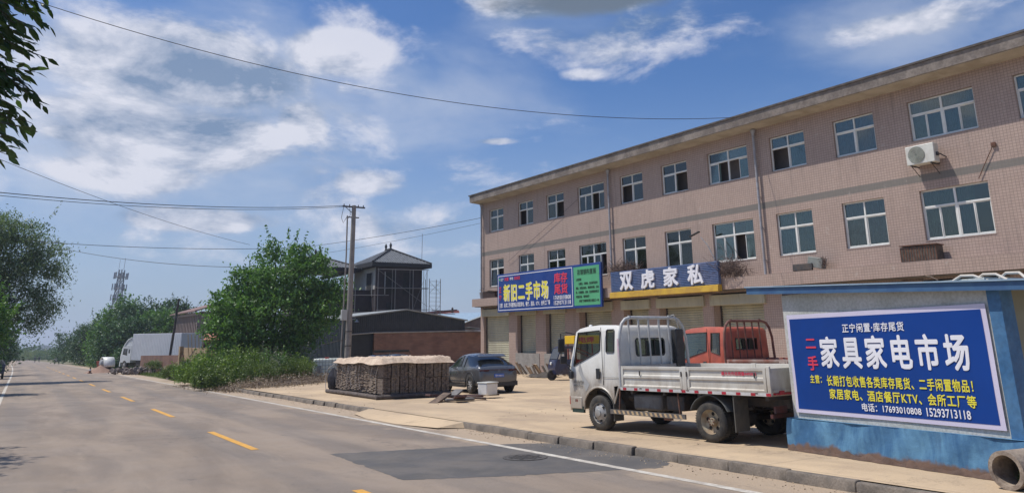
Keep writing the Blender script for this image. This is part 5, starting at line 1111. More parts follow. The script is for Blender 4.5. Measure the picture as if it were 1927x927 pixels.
mb = MB(); mb.rbox((2.6, -.6, 6.47), (5.8, .5, .05)); mb.rbox((7.4, -.5, 4.2), (2.4, .3, .05), (0, .02, .0)); mb.rbox((7.7, -.5, 3.9), (2.6, .2, .05), (0, .05, .1)); mb.build('walk_board', wood, sc)
# ------------------------------------------------------------------ vegetation
def leaf_mesh(name, P, size, m_, parent=None, elong=2.0, droop=0.0, rng=None, up=.35):
    rng = rng or np.random.default_rng(1); n = len(P); P = np.asarray(P, float)
    s = size * rng.uniform(.6, 1.35, (n, 1))
    d = rng.normal(size=(n, 3)); d[:, 2] -= droop; d /= np.linalg.norm(d, axis=1)[:, None]
    q = rng.normal(size=(n, 3)); q[:, 2] += up * 2; w = np.cross(d, q); w /= np.linalg.norm(w, axis=1)[:, None] + 1e-9
    nn = np.cross(w, d)
    a = P - d*s*.5; c = P + d*s*.5; b = P + w*s*.5/elong - d*s*.08 + nn*s*.08; e = P - w*s*.5/elong - d*s*.08 + nn*s*.08
    V = np.stack([a, b, c, e], 1).reshape(-1, 3)
    me = bpy.data.meshes.new(name); me.vertices.add(4*n); me.vertices.foreach_set('co', V.ravel()); me.loops.add(4*n); me.loops.foreach_set('vertex_index', np.arange(4*n, dtype=np.int32))
    me.polygons.add(n); me.polygons.foreach_set('loop_start', np.arange(0, 4*n, 4, dtype=np.int32)); me.polygons.foreach_set('loop_total', np.full(n, 4, dtype=np.int32)); me.update(); me.validate()
    me.materials.append(m_); o = bpy.data.objects.new(name, me); C.objects.link(o)
    if parent: o.parent = parent
    return o
def crown_points(rng, lobes, n, cl=.35, per=38, squash=1.0, gap=.0):
    out = []; cents = []; vol = np.array([a[3]*a[4]*a[5] for a in lobes]) ** .75; vol /= vol.sum()
    nc = max(4, n // per)
    for li, L in enumerate(lobes):
        k = max(2, int(nc * vol[li])); d = rng.normal(size=(k, 3)); d /= np.linalg.norm(d, axis=1)[:, None]
        r = rng.uniform(.45, 1.0, (k, 1)) ** .6 * rng.uniform(.78, 1.2, (k, 1)); c = np.array(L[:3]) + d * r * np.array(L[3:6]); cents.append(c)
    c = np.concatenate(cents)
    for q in c:
        out.append(q + rng.normal(size=(per, 3)) * np.array([cl, cl, cl*.65*squash]) * rng.uniform(.55, 1.25))
    return np.concatenate(out), c
def tree(name, label, x, y, lobes, n, size, m_, trunk_r, trunk_h, group=None, cl=.35, per=38, elong=2.0, droop=0.0, seed=1, limbs=14, cat='tree', base=(0, 0), shoots=45):
    rng = np.random.default_rng(seed); T = thing(name, label, cat, group, x=x, y=y)
    P, c = crown_points(rng, lobes, n, cl, per); P = P[P[:, 2] > .05]
    # leafy shoots that break the outline
    top_c = c[c[:, 2] > np.median(c[:, 2]) * .8]; cen = np.array([np.mean(c[:, 0]), np.mean(c[:, 1]), np.mean(c[:, 2])]); sh_ = []
    for k in range(shoots):
        q = top_c[rng.integers(len(top_c))]; o_ = (q - cen); o_ /= np.linalg.norm(o_) + 1e-6; o_ = o_ * .8 + np.array([0, 0, .55]) + rng.normal(size=3) * .22; Ls = cl * rng.uniform(1.6, 3.2)
        t = rng.uniform(0, 1, (per, 1)); sh_.append(q + o_ * t * Ls + rng.normal(size=(per, 3)) * cl * .30 * (1.15 - t * .7))
    if sh_: P = np.concatenate([P] + sh_)
    tk = MB(); top = Vector((rng.normal()*.2, rng.normal()*.2, trunk_h))
    pts = [Vector((base[0], base[1], -.3)), Vector((base[0] + rng.normal()*.06, base[1], trunk_h*.4)), top]
    tk.tube(pts, trunk_r, 10, trunk_r*.6)
    sel = c[rng.choice(len(c), min(limbs, len(c)), replace=False)]
    for q in sel:
        st = pts[1].lerp(top, rng.uniform(.2, 1)); q = Vector(q); mid = st.lerp(q, .5) + Vector((0, 0, .12*(q - st).length)) + Vector(rng.normal(size=3)*.15)
        tk.tube([st, st.lerp(mid, .5) + Vector(rng.normal(size=3)*.05), mid, mid.lerp(q, .5) + Vector(rng.normal(size=3)*.08), q], trunk_r*.38, 6, trunk_r*.06)
    tk.build('trunk', bark, T, smooth=True); leaf_mesh('crown', P, size, m_, T, elong, droop, rng)
    return T
# walnut tree beside the shed
tree('walnut_tree', 'big broad green walnut tree growing beside the dark steel shed', 13.3, 49.3,
     [tuple(q * 1.1 for q in L_) for L_ in [(0, 0, 3.4, 3.1, 2.8, 2.3), (-1.9, -.2, 3.0, 1.9, 2, 1.9), (.1, 0, 5.6, 1.9, 1.9, 1.7), (1.9, .3, 5.4, 1.5, 1.6, 1.6), (2.6, 0, 3.9, 1.5, 1.6, 1.5), (-1.2, 0, 4.9, 1.5, 1.5, 1.3), (-.4, 0, 7.2, .45, .5, .75), (1.1, 0, 7.0, .7, .6, .7), (2.5, .2, 6.5, .6, .6, .5), (-2.7, 0, 4.1, .9, .9, .8), (3.4, -.2, 4.9, .8, .8, .8), (-.3, -.5, 1.9, 2.5, 1.6, 1.2), (-2.2, 0, 5.6, .55, .5, .5), (-2.9, 0, 2.5, .9, .9, 1)]],
     36000, .21, L_walnut, .17, 2.4, cl=.27, per=26, seed=5, limbs=26, droop=.5, shoots=110)
# roadside trees on the left
tree('willow_tree', 'tall silvery green tree leaning over the left edge of the road', -3.2, 63,
     [(-1.2, 0, 6.8, 3.4, 3.0, 3.8), (1.4, 0, 8.2, 2.3, 2.2, 2.6), (2.7, 0, 6.9, 2.2, 1.8, 2.0), (.3, 0, 9.9, 2.1, 2, 1.5), (3.2, 0, 4.8, 1.9, 1.6, 1.3), (3.9, -.2, 8.4, 1.2, 1.2, 1.2), (4.2, .1, 5.0, 1.1, 1, .8), (2.4, 0, 10.0, 1.4, 1.3, .9), (4.7, 0, 7.2, .9, .9, .8), (-3.5, 0, 8.5, 2.5, 2.5, 2.8), (1.2, 0, 4.2, 1.5, 1.6, 1.6), (3.6, 0, 3.6, .9, .8, .5)],
     52000, .21, L_willow, .28, 4.2, cl=.36, per=32, seed=9, limbs=30, elong=3, droop=.8, group='roadside trees on the left')
tree('roadside_tree', 'dense dark green tree at the left picture edge in front of the silvery one', -2.6, 45,
     [(-.6, 0, 3.6, 2.0, 2.0, 2.1), (-.9, 0, 2.0, 1.9, 2, 1.6), (.8, 0, 3.9, 1.1, 1.3, 1.4), (.7, .4, 2.4, 1.3, 1.2, 1.4), (1.3, 0, 3.2, .8, 1, .9), (.2, 0, 5.0, 1.0, 1, .9)],
     13000, .17, L_walnut, .16, 1.8, cl=.28, per=30, seed=13, group='roadside trees on the left')
tree('roadside_tree', 'leafy tree off the near left verge casting shade on the road', -3.9, 18.5, [(0, 0, 5.2, 1.7, 2.2, 1.9), (-.3, 1, 6.6, 1.6, 1.8, 1.3), (.5, -.8, 4.6, 1.0, 1.4, 1.1)], 5200, .14, L_walnut, .13, 3.5, cl=.28, per=30, seed=14, group='roadside trees on the left')
for k, (x, y, h, sc_, lab) in enumerate([(-4.2, 88, 9, 1.0, 'third tree along the left verge behind the silvery one'), (-4.6, 118, 8.5, 1.0, 'fourth tree along the left verge'), (-5.2, 160, 7.5, 1.1, 'fifth tree along the left verge'), (-4.5, 215, 7.5, 1.3, 'far tree on the left where the road ends')]):
    tree('roadside_tree', lab, x, y, [(0, 0, h*.42, 3.2*sc_, 3, h*.40), (1.3, 0, h*.36, 2.4*sc_, 2.4, h*.34), (-.5, 0, h*.7, 2.0*sc_, 2, h*.24), (1.4, 0, h*.18, 2.6, 2, h*.18)], 6000, .32, L_far, .2, h*.4, cl=.5, per=30, seed=30 + k, group='roadside trees on the left')
# near branch, top left
nt_ = thing('near_tree', 'near overhanging tree with long pointed leaves in the upper left corner', 'tree', 'roadside trees on the left', x=-3.0, y=8.3); rng = np.random.default_rng(4); r = random.Random(4)
tk = MB(); tk.tube([(0, 0, -.3), (.05, 0, 2.5), (.3, 0, 5.2)], .14, 10, .08); tw_ = MB(); LP_ = []; LD = []
tips = [(2.86, -.3, 4.62), (2.88, -.3, 4.30), (2.80, -.2, 4.18), (2.72, -.3, 4.02), (2.90, -.3, 3.84), (2.84, -.2, 3.68), (2.78, -.3, 3.98), (2.70, -.2, 3.52), (2.62, -.3, 3.30), (2.66, -.2, 3.42), (2.82, -.3, 4.80), (2.76, -.1, 5.0), (2.74, -.2, 4.46)]
for k in range(380): tips.append((r.uniform(1.8, 2.76), r.uniform(-1.0, .8), r.uniform(3.45, 5.9)))
for k in range(26): tips.append((r.uniform(2.3, 2.6), r.uniform(-.6, .5), r.uniform(3.3, 5.4)))
for (a, b, c) in tips:
    st = Vector((a - r.uniform(.55, .95), b + r.uniform(-.25, .25), c + r.uniform(-.05, .35))); en = Vector((a, b, c)); mid = st.lerp(en, .5) + Vector((0, 0, .07))
    pts = [st, mid, en]; tw_.tube(pts, .007, 5, .003)
    for q in range(13):
        t = .1 + .9*q/12; p = st.lerp(mid, t*2) if t < .5 else mid.lerp(en, t*2 - 1); d = (en - st).normalized()
        sd_ = (1 if q % 2 else -1); side = d.cross(Vector((0, 0, 1))).normalized() * sd_
        ld = (d*.9 + side*.7 + Vector((r.gauss(0, .25), r.gauss(0, .25), r.gauss(-.35, .35)))).normalized(); LP_.append(p); LD.append(ld)
tk.build('trunk', bark, nt_, smooth=True); tw_.build('twig', bark, nt_)
V = []; F = []
for p, d in zip(LP_, LD):
    s = r.uniform(.10, .17); w = d.cross(Vector((r.gauss(0, .6), r.gauss(0, .6), 1))).normalized()*s*.19; n_ = w.cross(d).normalized()*s*.06; i = len(V)
    V += [p, p + d*s*.3 + w, p + d*s*.65 + w*.85 - n_, p + d*s - n_*2.5, p + d*s*.65 - w*.85 - n_, p + d*s*.3 - w, p + d*s*.35 + n_]
    F += [(i, i+1, i+6), (i+1, i+2, i+6), (i+2, i+3, i+6), (i+3, i+4, i+6), (i+4, i+5, i+6), (i+5, i, i+6)]
me = bpy.data.meshes.new('crown'); me.from_pydata([tuple(v) for v in V], [], F); me.materials.append(L_near); o = bpy.data.objects.new('crown', me); C.objects.link(o); o.parent = nt_
# far trees on the right of the road
FT_ = [(11.5, 185, 8.8, 6.0, 'low spreading tree at the far left end of the right-hand trees'), (12.0, 150, 8.8, 5.0, 'dark green tree second from the far end'), (11.6, 128, 10.4, 3.4, 'tall tree below the telecom tower'), (13.6, 122, 10.4, 3.6, 'rounded green tree just right of the telecom tower'),
       (15.6, 118, 9.6, 3.6, 'green tree between the tower and the dark tree'), (11.4, 112, 6.5, 3.2, 'lighter green tree behind the lorry cab'), (18.4, 126, 10.6, 4.4, 'dark crowned tree behind the far wooden pole'), (22.0, 128, 9.4, 3.8, 'dark tree left of the far wooden pole')]
for k, (x, y, h, w_, lab) in enumerate(FT_):
    h *= [.95, .80, .92, .84, .80, .9, .9, .84][k]; rr = random.Random(k); lobes = [(0, 0, h*.42, w_*.85, w_*.8, h*.40), (w_*.45, 0, h*.62, w_*.5, w_*.5, h*.26), (-w_*.45, 0, h*.5, w_*.55, w_*.5, h*.3), (0, 0, h*.78, w_*.5, w_*.5, h*.2), (w_*.6, 0, h*.3, w_*.5, w_*.5, h*.28), (-w_*.6, 0, h*.25, w_*.5, w_*.5, h*.25)]
    for q in range(5): lobes.append((rr.uniform(-.6, .6)*w_, 0, h*rr.uniform(.7, .93), w_*.2, w_*.2, h*.1))
    tree('roadside_tree', lab, x, y, lobes, 12000, .34, [L_far, L_dark, L_walnut, L_far, L_walnut, L_far, L_dark, L_dark][k], .25, h*.4, cl=.5, per=24, seed=50 + k, shoots=50, group='trees beyond the lorry', limbs=8)
# bushes and weeds
def bush(x, y, w_, h, n, size, m_, label, seed, group=None, name='bush', elong=2.2, droop=0.0, cl=.14):
    rng = np.random.default_rng(seed); T = thing(name, label, 'bush', group, x=x, y=y); L = [(0, 0, h*.45, w_*.42, w_*.42, h*.45)]
    for k in range(6): L.append((rng.uniform(-.35, .35)*w_, rng.uniform(-.3, .3)*w_, h*rng.uniform(.3, .75), w_*rng.uniform(.15, .28), w_*.22, h*rng.uniform(.18, .28)))
    P, c = crown_points(rng, L, n, cl, 22); P = P[P[:, 2] > 0]; st = MB()
    for k in range(10): q = Vector(c[rng.integers(len(c))]); st.tube([(rng.normal()*.05, rng.normal()*.05, 0), (q.x*.4, q.y*.4, q.z*.5), q], .014, 5, .005)
    st.build('stem', bark, T); leaf_mesh('foliage', P, size, m_, T, elong, droop, rng); return T
def weeds(x, y, w_, h, n, m_, label, seed, name='weed_clump', lf=.11, heads=0, per=26):
    """many upright stalks with leaves along them"""
    rng = np.random.default_rng(seed); T = thing(name, label, 'weeds', None, x=x, y=y); st = MB(); P = []; H = []
    for k in range(n):
        a = rng.uniform(0, 2*PI); q = math.sqrt(rng.uniform()) * w_/2; bx, by = q*math.cos(a), q*math.sin(a)*1.0; hh = h * rng.uniform(.55, 1.1) * (1 - .35*(q/(w_/2))**2); lean = rng.normal(size=2)*.13*hh
        st.tube([(bx, by, 0), (bx + lean[0]*.4, by + lean[1]*.4, hh*.55), (bx + lean[0], by + lean[1], hh)], .007, 4, .003)
        t = rng.uniform(.08, 1.0, (per, 1)); base = np.array([[bx, by, 0]]) + t*np.array([[lean[0], lean[1], hh]]); P.append(base + rng.normal(size=(per, 3))*np.array([.07, .07, .04]) * (1.3 - t*.6))
        if k < heads: H.append(np.array([[bx + lean[0], by + lean[1], hh]]) + rng.normal(size=(16, 3))*np.array([.035, .035, .09]))
    st.build('stem', mat('green_stem', (.10, .14, .05), .7), T); leaf_mesh('foliage', np.concatenate(P), lf, m_, T, 2.6, 0, rng)
    if H: leaf_mesh('seed_head', np.concatenate(H), .05, L_silver, T, 1.6, 0, rng)
    return T
weeds(8.55, 42.3, 2.2, 1.9, 190, L_bright, 'tall bright green weeds at the road edge before the walnut tree', 1, lf=.14)
weeds(10.0, 43.2, 2.2, 2.0, 170, L_bright, 'tall bright green weeds close under the walnut tree', 2, lf=.14)
weeds(7.9, 39.6, 1.7, 1.0, 130, L_grass, 'low grassy weeds spilling onto the road', 3, lf=.13)
weeds(9.9, 40.9, 1.5, 1.25, 110, L_grass, 'rounded feathery green weeds right of the bright ones', 4, lf=.10)
weeds(11.4, 43.3, 1.4, 1.9, 60, L_willow, 'grey-headed tall weeds between the green clumps', 5, lf=.10, heads=45)
weeds(14.4, 46.4, 1.3, 1.9, 46, L_willow, 'grey-headed weeds standing by the steel cage tank', 6, lf=.10, heads=30)
bush(12.9, 43.4, 2.0, 1.30, 5200, .10, L_grass, 'feathery olive green bush left of the caged tank', 7, elong=4)
bush(10.9, 41.6, 1.4, 1.2, 3600, .09, L_grass, 'feathery green bush in front of the grey-headed weeds', 8, elong=4)
weeds(13.6, 45.6, 2.0, 1.6, 120, L_bright, 'green weeds between the grey-headed weeds and the caged tank', 21, lf=.13)
weeds(12.1, 44.6, 1.8, 1.9, 120, L_walnut, 'dark green weeds behind the feathery bush', 22, lf=.14)
weeds(8.6, 47.5, 2.6, 1.5, 130, L_bright, 'bright weeds along the verge left of the tall clump', 9, lf=.14)
weeds(10.6, 52, 3.2, 2.2, 150, L_walnut, 'dark weeds behind the bright clump', 10, lf=.16)
bush(10.1, 76.3, 1.5, 1.15, 2400, .10, L_grass, 'round green bush before the brick wall', 11)
bush(8.5, 56.0, 1.25, .95, 2000, .10, L_grass, 'small round green bush at the road edge', 12)
bush(8.9, 54.2, .9, .8, 1500, .09, L_walnut, 'small dark bush behind the concrete slab', 13)
bush(11.2, 66.0, 1.0, 1.2, 2000, .09, L_dark, 'dark bush growing on the rendered wall', 14)
bush(9.7, 61, 1.6, .6, 1800, .10, L_grass, 'low green bush at the foot of the rendered wall', 15)
for k, (x, y, w_, h) in enumerate([(11.6, 160, 6, 2.6), (10.8, 135, 4, 2.2), (10.6, 108, 3.2, 2.6), (10.6, 190, 6, 2.6), (13.6, 104, 4, 3.4), (9.8, 230, 8, 3.0), (-.2, 330, 16, 4.2), (8, 300, 12, 4.0), (-7.5, 240, 9, 3.4), (4, 360, 16, 4.6), (-2.3, 62, 2.6, 2.2), (-2.2, 57, 2.2, 1.8), (-2.6, 78, 2.4, 1.7), (-2.3, 52, 2.0, 1.4), (-3.2, 100, 3, 2.2)]):
    bush(x, y, w_, h, 2600, .30 if y > 100 else .14, L_far if k % 3 else L_grass, ['pale green roadside bush far down the right verge', 'roadside bush farther back on the right', 'yellow green bush behind the cement mixer', 'dark low bush beside the far tricycle', 'tall bush between lorry and trees', 'wide bush at the far right bend', 'wide bush closing the end of the road', 'rounded bush at the end of the road on the right', 'bush at the end of the road on the left', 'farthest bush beyond the bend', 'bush at the foot of the tall silvery tree', 'bush between the dark tree and the silvery tree', 'bush on the near left verge behind the dark cart', 'low bush on the left verge before the dark tree', 'bush below the third left tree'][k], 70 + k, cl=.3 if y > 100 else .14)
# grass (stuff)
def grass(name, boxes, n, h, m_, seed):
    rng = np.random.default_rng(seed); V = []; 
    for (x0, x1, y0, y1, dz) in boxes:
        k = n; x = rng.uniform(x0, x1, k); y = rng.uniform(y0, y1, k); z = -K*y + dz; hh = h*rng.uniform(.4, 1.2, k); a = rng.uniform(0, 2*PI, k); w_ = .008 + h*.03
        l = rng.normal(size=(k, 2))*.35*hh[:, None]
        V.append(np.stack([np.stack([x - np.cos(a)*w_, y - np.sin(a)*w_, z], 1), np.stack([x + np.cos(a)*w_, y + np.sin(a)*w_, z], 1), np.stack([x + l[:, 0], y + l[:, 1], z + hh], 1)], 1).reshape(-1, 3))
    V = np.concatenate(V); n3 = len(V)//3; me = bpy.data.meshes.new(name); me.vertices.add(len(V)); me.vertices.foreach_set('co', V.ravel()); me.loops.add(len(V)); me.loops.foreach_set('vertex_index', np.arange(len(V), dtype=np.int32))
    me.polygons.add(n3); me.polygons.foreach_set('loop_start', np.arange(0, len(V), 3, dtype=np.int32)); me.polygons.foreach_set('loop_total', np.full(n3, 3, dtype=np.int32)); me.update(); me.validate(); me.materials.append(m_)
    o = bpy.data.objects.new(name, me); C.objects.link(o); tag(o, kind='stuff'); return o
grass('grass', [(8.7, 11, 41, 58, -.12), (9, 13, 58, 80, -.14), (-5, -1.75, 10, 60, -.14), (-7, -1.9, 60, 140, -.14), (9, 18, 80, 130, -.14), (11, 19, 44, 52, -.12), (9.0, 14, 80, 190, -.14)], 5000, .28, L_grass, 2)
grass('grass', [(9.40, 9.9, 4.30, 4.66, 0), (9.85, 11, 3.9, 4.66, 0)], 1500, .17, L_grass, 3)
# dry stalk litter (stuff) in front of the bushes
rng = np.random.default_rng(6); P = []
for k in range(17000):
    t = rng.uniform(); cx = 8.9 + 6.2*t; cy = 37.9 + 5.6*t; q = rng.normal(size=2); X = cx + q[0]*.85; Y = cy + q[1]*1.0; hh = .34*math.exp(-(q[0]**2 + q[1]**2)*.6)
    P.append((X, Y, -K*Y - .01 + abs(rng.normal())*hh*.7))
for k in range(1500): Y = rng.uniform(36, 46); X = 8.0 + rng.normal()*.35 - (Y-40)*.05; P.append((X, Y, -K*Y - .10 + abs(rng.normal())*.02))
o = leaf_mesh('dry_litter', P, .16, L_dry, None, 7, 0, rng, up=1.2); tag(o, kind='stuff')
mb = MB(); n = 26; vs = []
for i in range(n + 1):
    t = i/n; cx = 8.9 + 6.2*t; cy = 37.9 + 5.6*t
    for j in range(9): u = (j - 4)/4; X = cx + u*1.15; Y = cy - u*1.0; vs.append((X, Y, -K*Y - .03 + .26*max(0, 1 - u*u)*(.7 + .5*mn.noise(Vector((X*1.7, Y*1.7, 0))))*min(1, 6*t + .2, 6*(1-t) + .2)))
mb.add(vs, [(i*9+j, (i+1)*9+j, (i+1)*9+j+1, i*9+j+1) for i in range(n) for j in range(8)]); tag(mb.build('mulch_bank', mat('mulch', (.15, .105, .07), .95, (.07, .05, .035), 8, .8, bump=.9, bscale=20), smooth=True), kind='stuff')
# small stones and dust along the kerb
rng = np.random.default_rng(12); mb = MB()
for k in range(900):
    Y = rng.uniform(3, 42) ** 1.0; X = 8.42 - abs(rng.normal())*.22; s = rng.uniform(.003, .012); mb.rbox((X, Y, -K*Y + RZ + s*.4), (s*2, s*1.6, s), tuple(rng.uniform(0, 3, 3)))
for k in range(160):
    Y = rng.uniform(6, 34); X = rng.uniform(8.8, 20); s = rng.uniform(.004, .016); mb.rbox((X, Y, -K*Y + s*.4), (s*2, s*1.6, s), tuple(rng.uniform(0, 3, 3)))
tag(mb.build('gravel', mat('pebble', (.44, .34, .23), .9, (.3, .23, .17), 9, .7)), kind='stuff')
# ------------------------------------------------------------------ far right: lorry, mixer, walls
lo = thing('box_lorry', 'white box lorry with a tall grey cargo body parked behind the brick wall', 'lorry', x=10.9, y=91.0, yaw=math.radians(21))
lw = mat('lorry_white', (.55, .57, .58), .4, (.42, .44, .46), 2, .5)
mb = MB(); mb.box((-1.2, -9.3, 1.0), (1.2, .0, 3.65)); mb.build('cargo_box', mat('cargo_grey', (.56, .58, .62), .5, (.48, .50, .54), 1.5, .5), lo, bevel=.02)
mb = MB()
for y0 in np.arange(-9.2, 0, .3): mb.box((-1.215, y0, 1.05), (-1.202, y0 + .12, 3.6))
mb.build('box_rib', MATS['cargo_grey'], lo)
def lcab(m_, s): holed([(.25, .75), (2.35, .75), (2.4, 1.3), (2.1, 2.25), (1.9, 2.4), (.25, 2.4)], [[(2.0, 1.55), (1.82, 2.15), (1.0, 2.15), (1.0, 1.45)], [(.78, 1.7), (.78, 2.1), (.45, 2.1), (.45, 1.7)]], lambda u, v: (s*1.12, u, v), m_)
mb = MB(); lcab(mb, -1); lcab(mb, 1); oo = [(.25, .75), (2.35, .75), (2.4, 1.3), (2.1, 2.25), (1.9, 2.4), (.25, 2.4)]
for i in range(6):
    (a, b), (c, d) = oo[i], oo[(i+1) % 6]
    if i == 2: continue
    mb.add([(-1.12, a, b), (1.12, a, b), (1.12, c, d), (-1.12, c, d)], [(0, 1, 2, 3)])
cb = mb.build('cab', lw, lo, weld=True, solid=.03, bevel=.03)
mb = MB(); mb.add([(-1.08, 2.38, 1.32), (1.08, 2.38, 1.32), (1.08, 2.09, 2.24), (-1.08, 2.09, 2.24)], [(0,1,2,3)])
for s in (-1, 1): mb.box((s*1.10, .4, 1.45), (s*1.07, 2.0, 2.16))
mb.build('window', dark_glass, cb); mb = MB(); mb.prism([(2.05, 2.42), (1.75, 2.75), (1.2, 3.15), (.5, 3.3), (.5, 3.2), (1.15, 3.02), (1.6, 2.7), (1.85, 2.42)], lambda u, v, d: (d, u, v), -1.05, 1.05); mb.prism([(1.75, 2.42), (1.15, 3.0), (.5, 3.2), (.4, 2.42)], lambda u, v, d: (d, u, v), -.99, .99); mb.build('wind_deflector', lw, lo)
mb = MB(); mb.box((-1.1, 2.3, .35), (1.1, 2.5, .85)); mb.build('bumper', lw, lo); mb = MB(); mb.box((-.5, -9, .6), (.5, 2.2, .9)); mb.box((-.6, -3, .5), (-1.1, -1, .95)); mb.build('chassis', dark_metal, lo)
for (yy) in (1.4, -5.8, -7.0):
    for s in (-1, 1): wheel(lo, s*1.02, yy, .48, .26, s, 'front')
mx = thing('cement_mixer', 'grey cement mixer drum under a white curved hood beside the lorry', 'cement mixer', x=7.5, y=90.5, yaw=.2)
mx.scale = (.85, .85, .85)
mb = MB(); mb.lathe([(-.55, .35), (-.3, .62), (.25, .66), (.6, .3), (.62, .01)], (0, 0, .85), 'Y', 18); mb.lathe([(-.55, .33), (-.54, .01)], (0, 0, .85), 'Y', 18); mb.build('drum', alu, mx, smooth=True)
mb = MB(); ts = np.linspace(.0, PI*.95, 14); vs = []
for t in ts: vs += [(-.5 + .0, -1.0*math.cos(t) - .1, .5 + 1.12*math.sin(t)), (.75, -1.0*math.cos(t) - .1, .5 + 1.12*math.sin(t))]
mb.add(vs, [(2*i, 2*i+1, 2*i+3, 2*i+2) for i in range(13)]); mb.build('hood', white_frame, mx, smooth=True, solid=.05)
mb = MB(); mb.box((-.5, -.8, .2), (.5, .8, .3)); mb.box((-.4, -.1, .3), (.4, 0, .8)); mb.build('frame', rust, mx)
for s in (-1, 1): wheel(mx, s*.55, -.4, .22, .12, s, 'plain')
rc = thing('red_barrow', 'rusty red cart standing behind the sand heap', 'cart', x=8.0, y=97, yaw=.4); mb = MB(); mb.prism([(-.5, .35), (.5, .35), (.65, .95), (-.65, .95)], lambda u, v, d: (u, d, v), -.7, .7); mb.build('tub', red_paint, rc)
for s in (-1, 1): wheel(rc, s*.45, 0, .25, .12, s, 'plain')
hp = thing('sand_heap', 'small reddish sand heap at the far road edge', 'sand heap', x=6.9, y=88.5, z=G(0, 88.5) + RZ); mb = MB(); n = 24; vs = [(0, 0, .75)]
for q in range(1, 7):
    for i in range(n): a = 2*PI*i/n; rr = q/6*1.35*(1 + .12*math.sin(3*a)); vs.append((rr*math.cos(a), rr*math.sin(a), max(0, .75*(1 - q/6)**1.15 + random.uniform(-.02, .02))))
fs_ = [(0, 1 + i, 1 + (i+1) % n) for i in range(n)] + [(1 + q*n + i, 1 + (q+1)*n + i, 1 + (q+1)*n + (i+1) % n, 1 + q*n + (i+1) % n) for q in range(5) for i in range(n)]
mb.add(vs, fs_); mb.build('sand', mat('red_sand', (.30, .19, .14), .95, (.22, .14, .10), 6, .7, bump=.5), hp, smooth=True)
for k, (x, y) in enumerate([(5.9, 86.5), (8.2, 78.0)]):
    cn = thing('warning_post', ['short dark and orange warning post left of the sand heap', 'short dark and orange warning post right of the sand heap'][k], 'warning post', 'warning posts by the sand heap', x=x, y=y, z=G(0, y) + RZ); mb = MB(); mb.lathe([(0, .22), (.06, .2), (.07, .12), (.6, .05), (.62, .001)], (0, 0, 0), 'Z', 12); mb.build('cone', mat('dirty_orange', (.20, .07, .03), .7, (.06, .04, .03), 5, .8), cn); mb = MB(); mb.lathe([(.28, .097), (.42, .079)], (0, 0, 0), 'Z', 12); mb.build('band', white_frame, cn)
rb = MB(); rng = np.random.default_rng(3)
for k in range(230): x = 9.0 + rng.normal()*.75; y = 79 + rng.normal()*1.8; s = rng.uniform(.06, .26); rb.rbox((x, y, -K*y - .05 + s*.4 + rng.uniform(0, .25)), (s*1.7, s*1.2, s*.7), tuple(rng.uniform(0, 3, 3)))
tag(rb.build('rubble', mat('rubble_grey', (.22, .18, .16), .9, (.08, .07, .07), 4, .8)), kind='stuff')
for k in range(7):
    x, y = 9.0 + k*.12, 58.5 - k*.55; mb = MB(); rng = np.random.default_rng(k); mb.rbox((0, 0, .1), (.7, .45, .2), tuple(rng.normal(size=3)*.2)); o = mb.build('concrete_lump', concrete, bevel=.04); o.matrix_world = Matrix.Translation((x, y, G(x, y) - .1)) @ Matrix.Rotation(rng.uniform(0, 3), 4, 'Z'); tag(o, 'broken concrete lump, %s from the round bush at the road edge' % ORD[k], 'concrete lump', 'concrete lumps along the verge')
bwl = thing('brick_wall', 'low red brick wall in front of the lorry', 'wall', x=10.0, y=84.5, yaw=0); brd = brick_mat('dark_red_brick', (.20, .085, .055), (.15, .065, .045))
mb = MB(); mb.prism([(0, -.2), (.25, -.2), (.25, 1.45), (0, 1.45)], lambda u, v, d: (u + d*-.09, d, v - K*d), -15, 0); mb.build('wall', brd, bwl)
pwl = thing('rendered_wall', 'ochre rendered wall with sticks leaning over its top', 'wall', x=11.45, y=70.2, yaw=0); och = mat('ochre_render', (.38, .27, .16), .9, (.27, .19, .11), 1.5, .8, fine=8)
mb = MB(); mb.box((0, -10, -.2), (.3, 0, 2.05)); mb.box((-.28, -.3, -.2), (-.003, .3, 2.15)); mb.box((0.31, -10.2, -.2), (5, -9.9, 2.0)); mb.build('wall', och, pwl)
for k in range(6):
    st = thing('leaning_stick', 'pale stick leaning over the rendered wall, %s from the lorry' % ORD[k], 'stick', 'sticks leaning over the rendered wall', x=11.2 + k*.1, y=66.5 - k*.9, z=G(0, 66) + 1.7); mb = MB(); mb.tube([(.2, .5, -.3), (-.25, -1.0, 1.3)], .03, 5); mb.build('shaft', mat('pale_stick', (.45, .36, .26), .8), st)
fp_ = thing('wooden_pole', 'dark wooden pole standing before the lorry', 'utility pole', x=11.25, y=76); mb = MB(); mb.cyl((0, 0, -.2), (.42, 0, 6.4), .13, .09, 10); mb.box((.2, -.14, 5.0), (.4, -.02, 5.5)); mb.build('shaft', dark_metal, fp_)
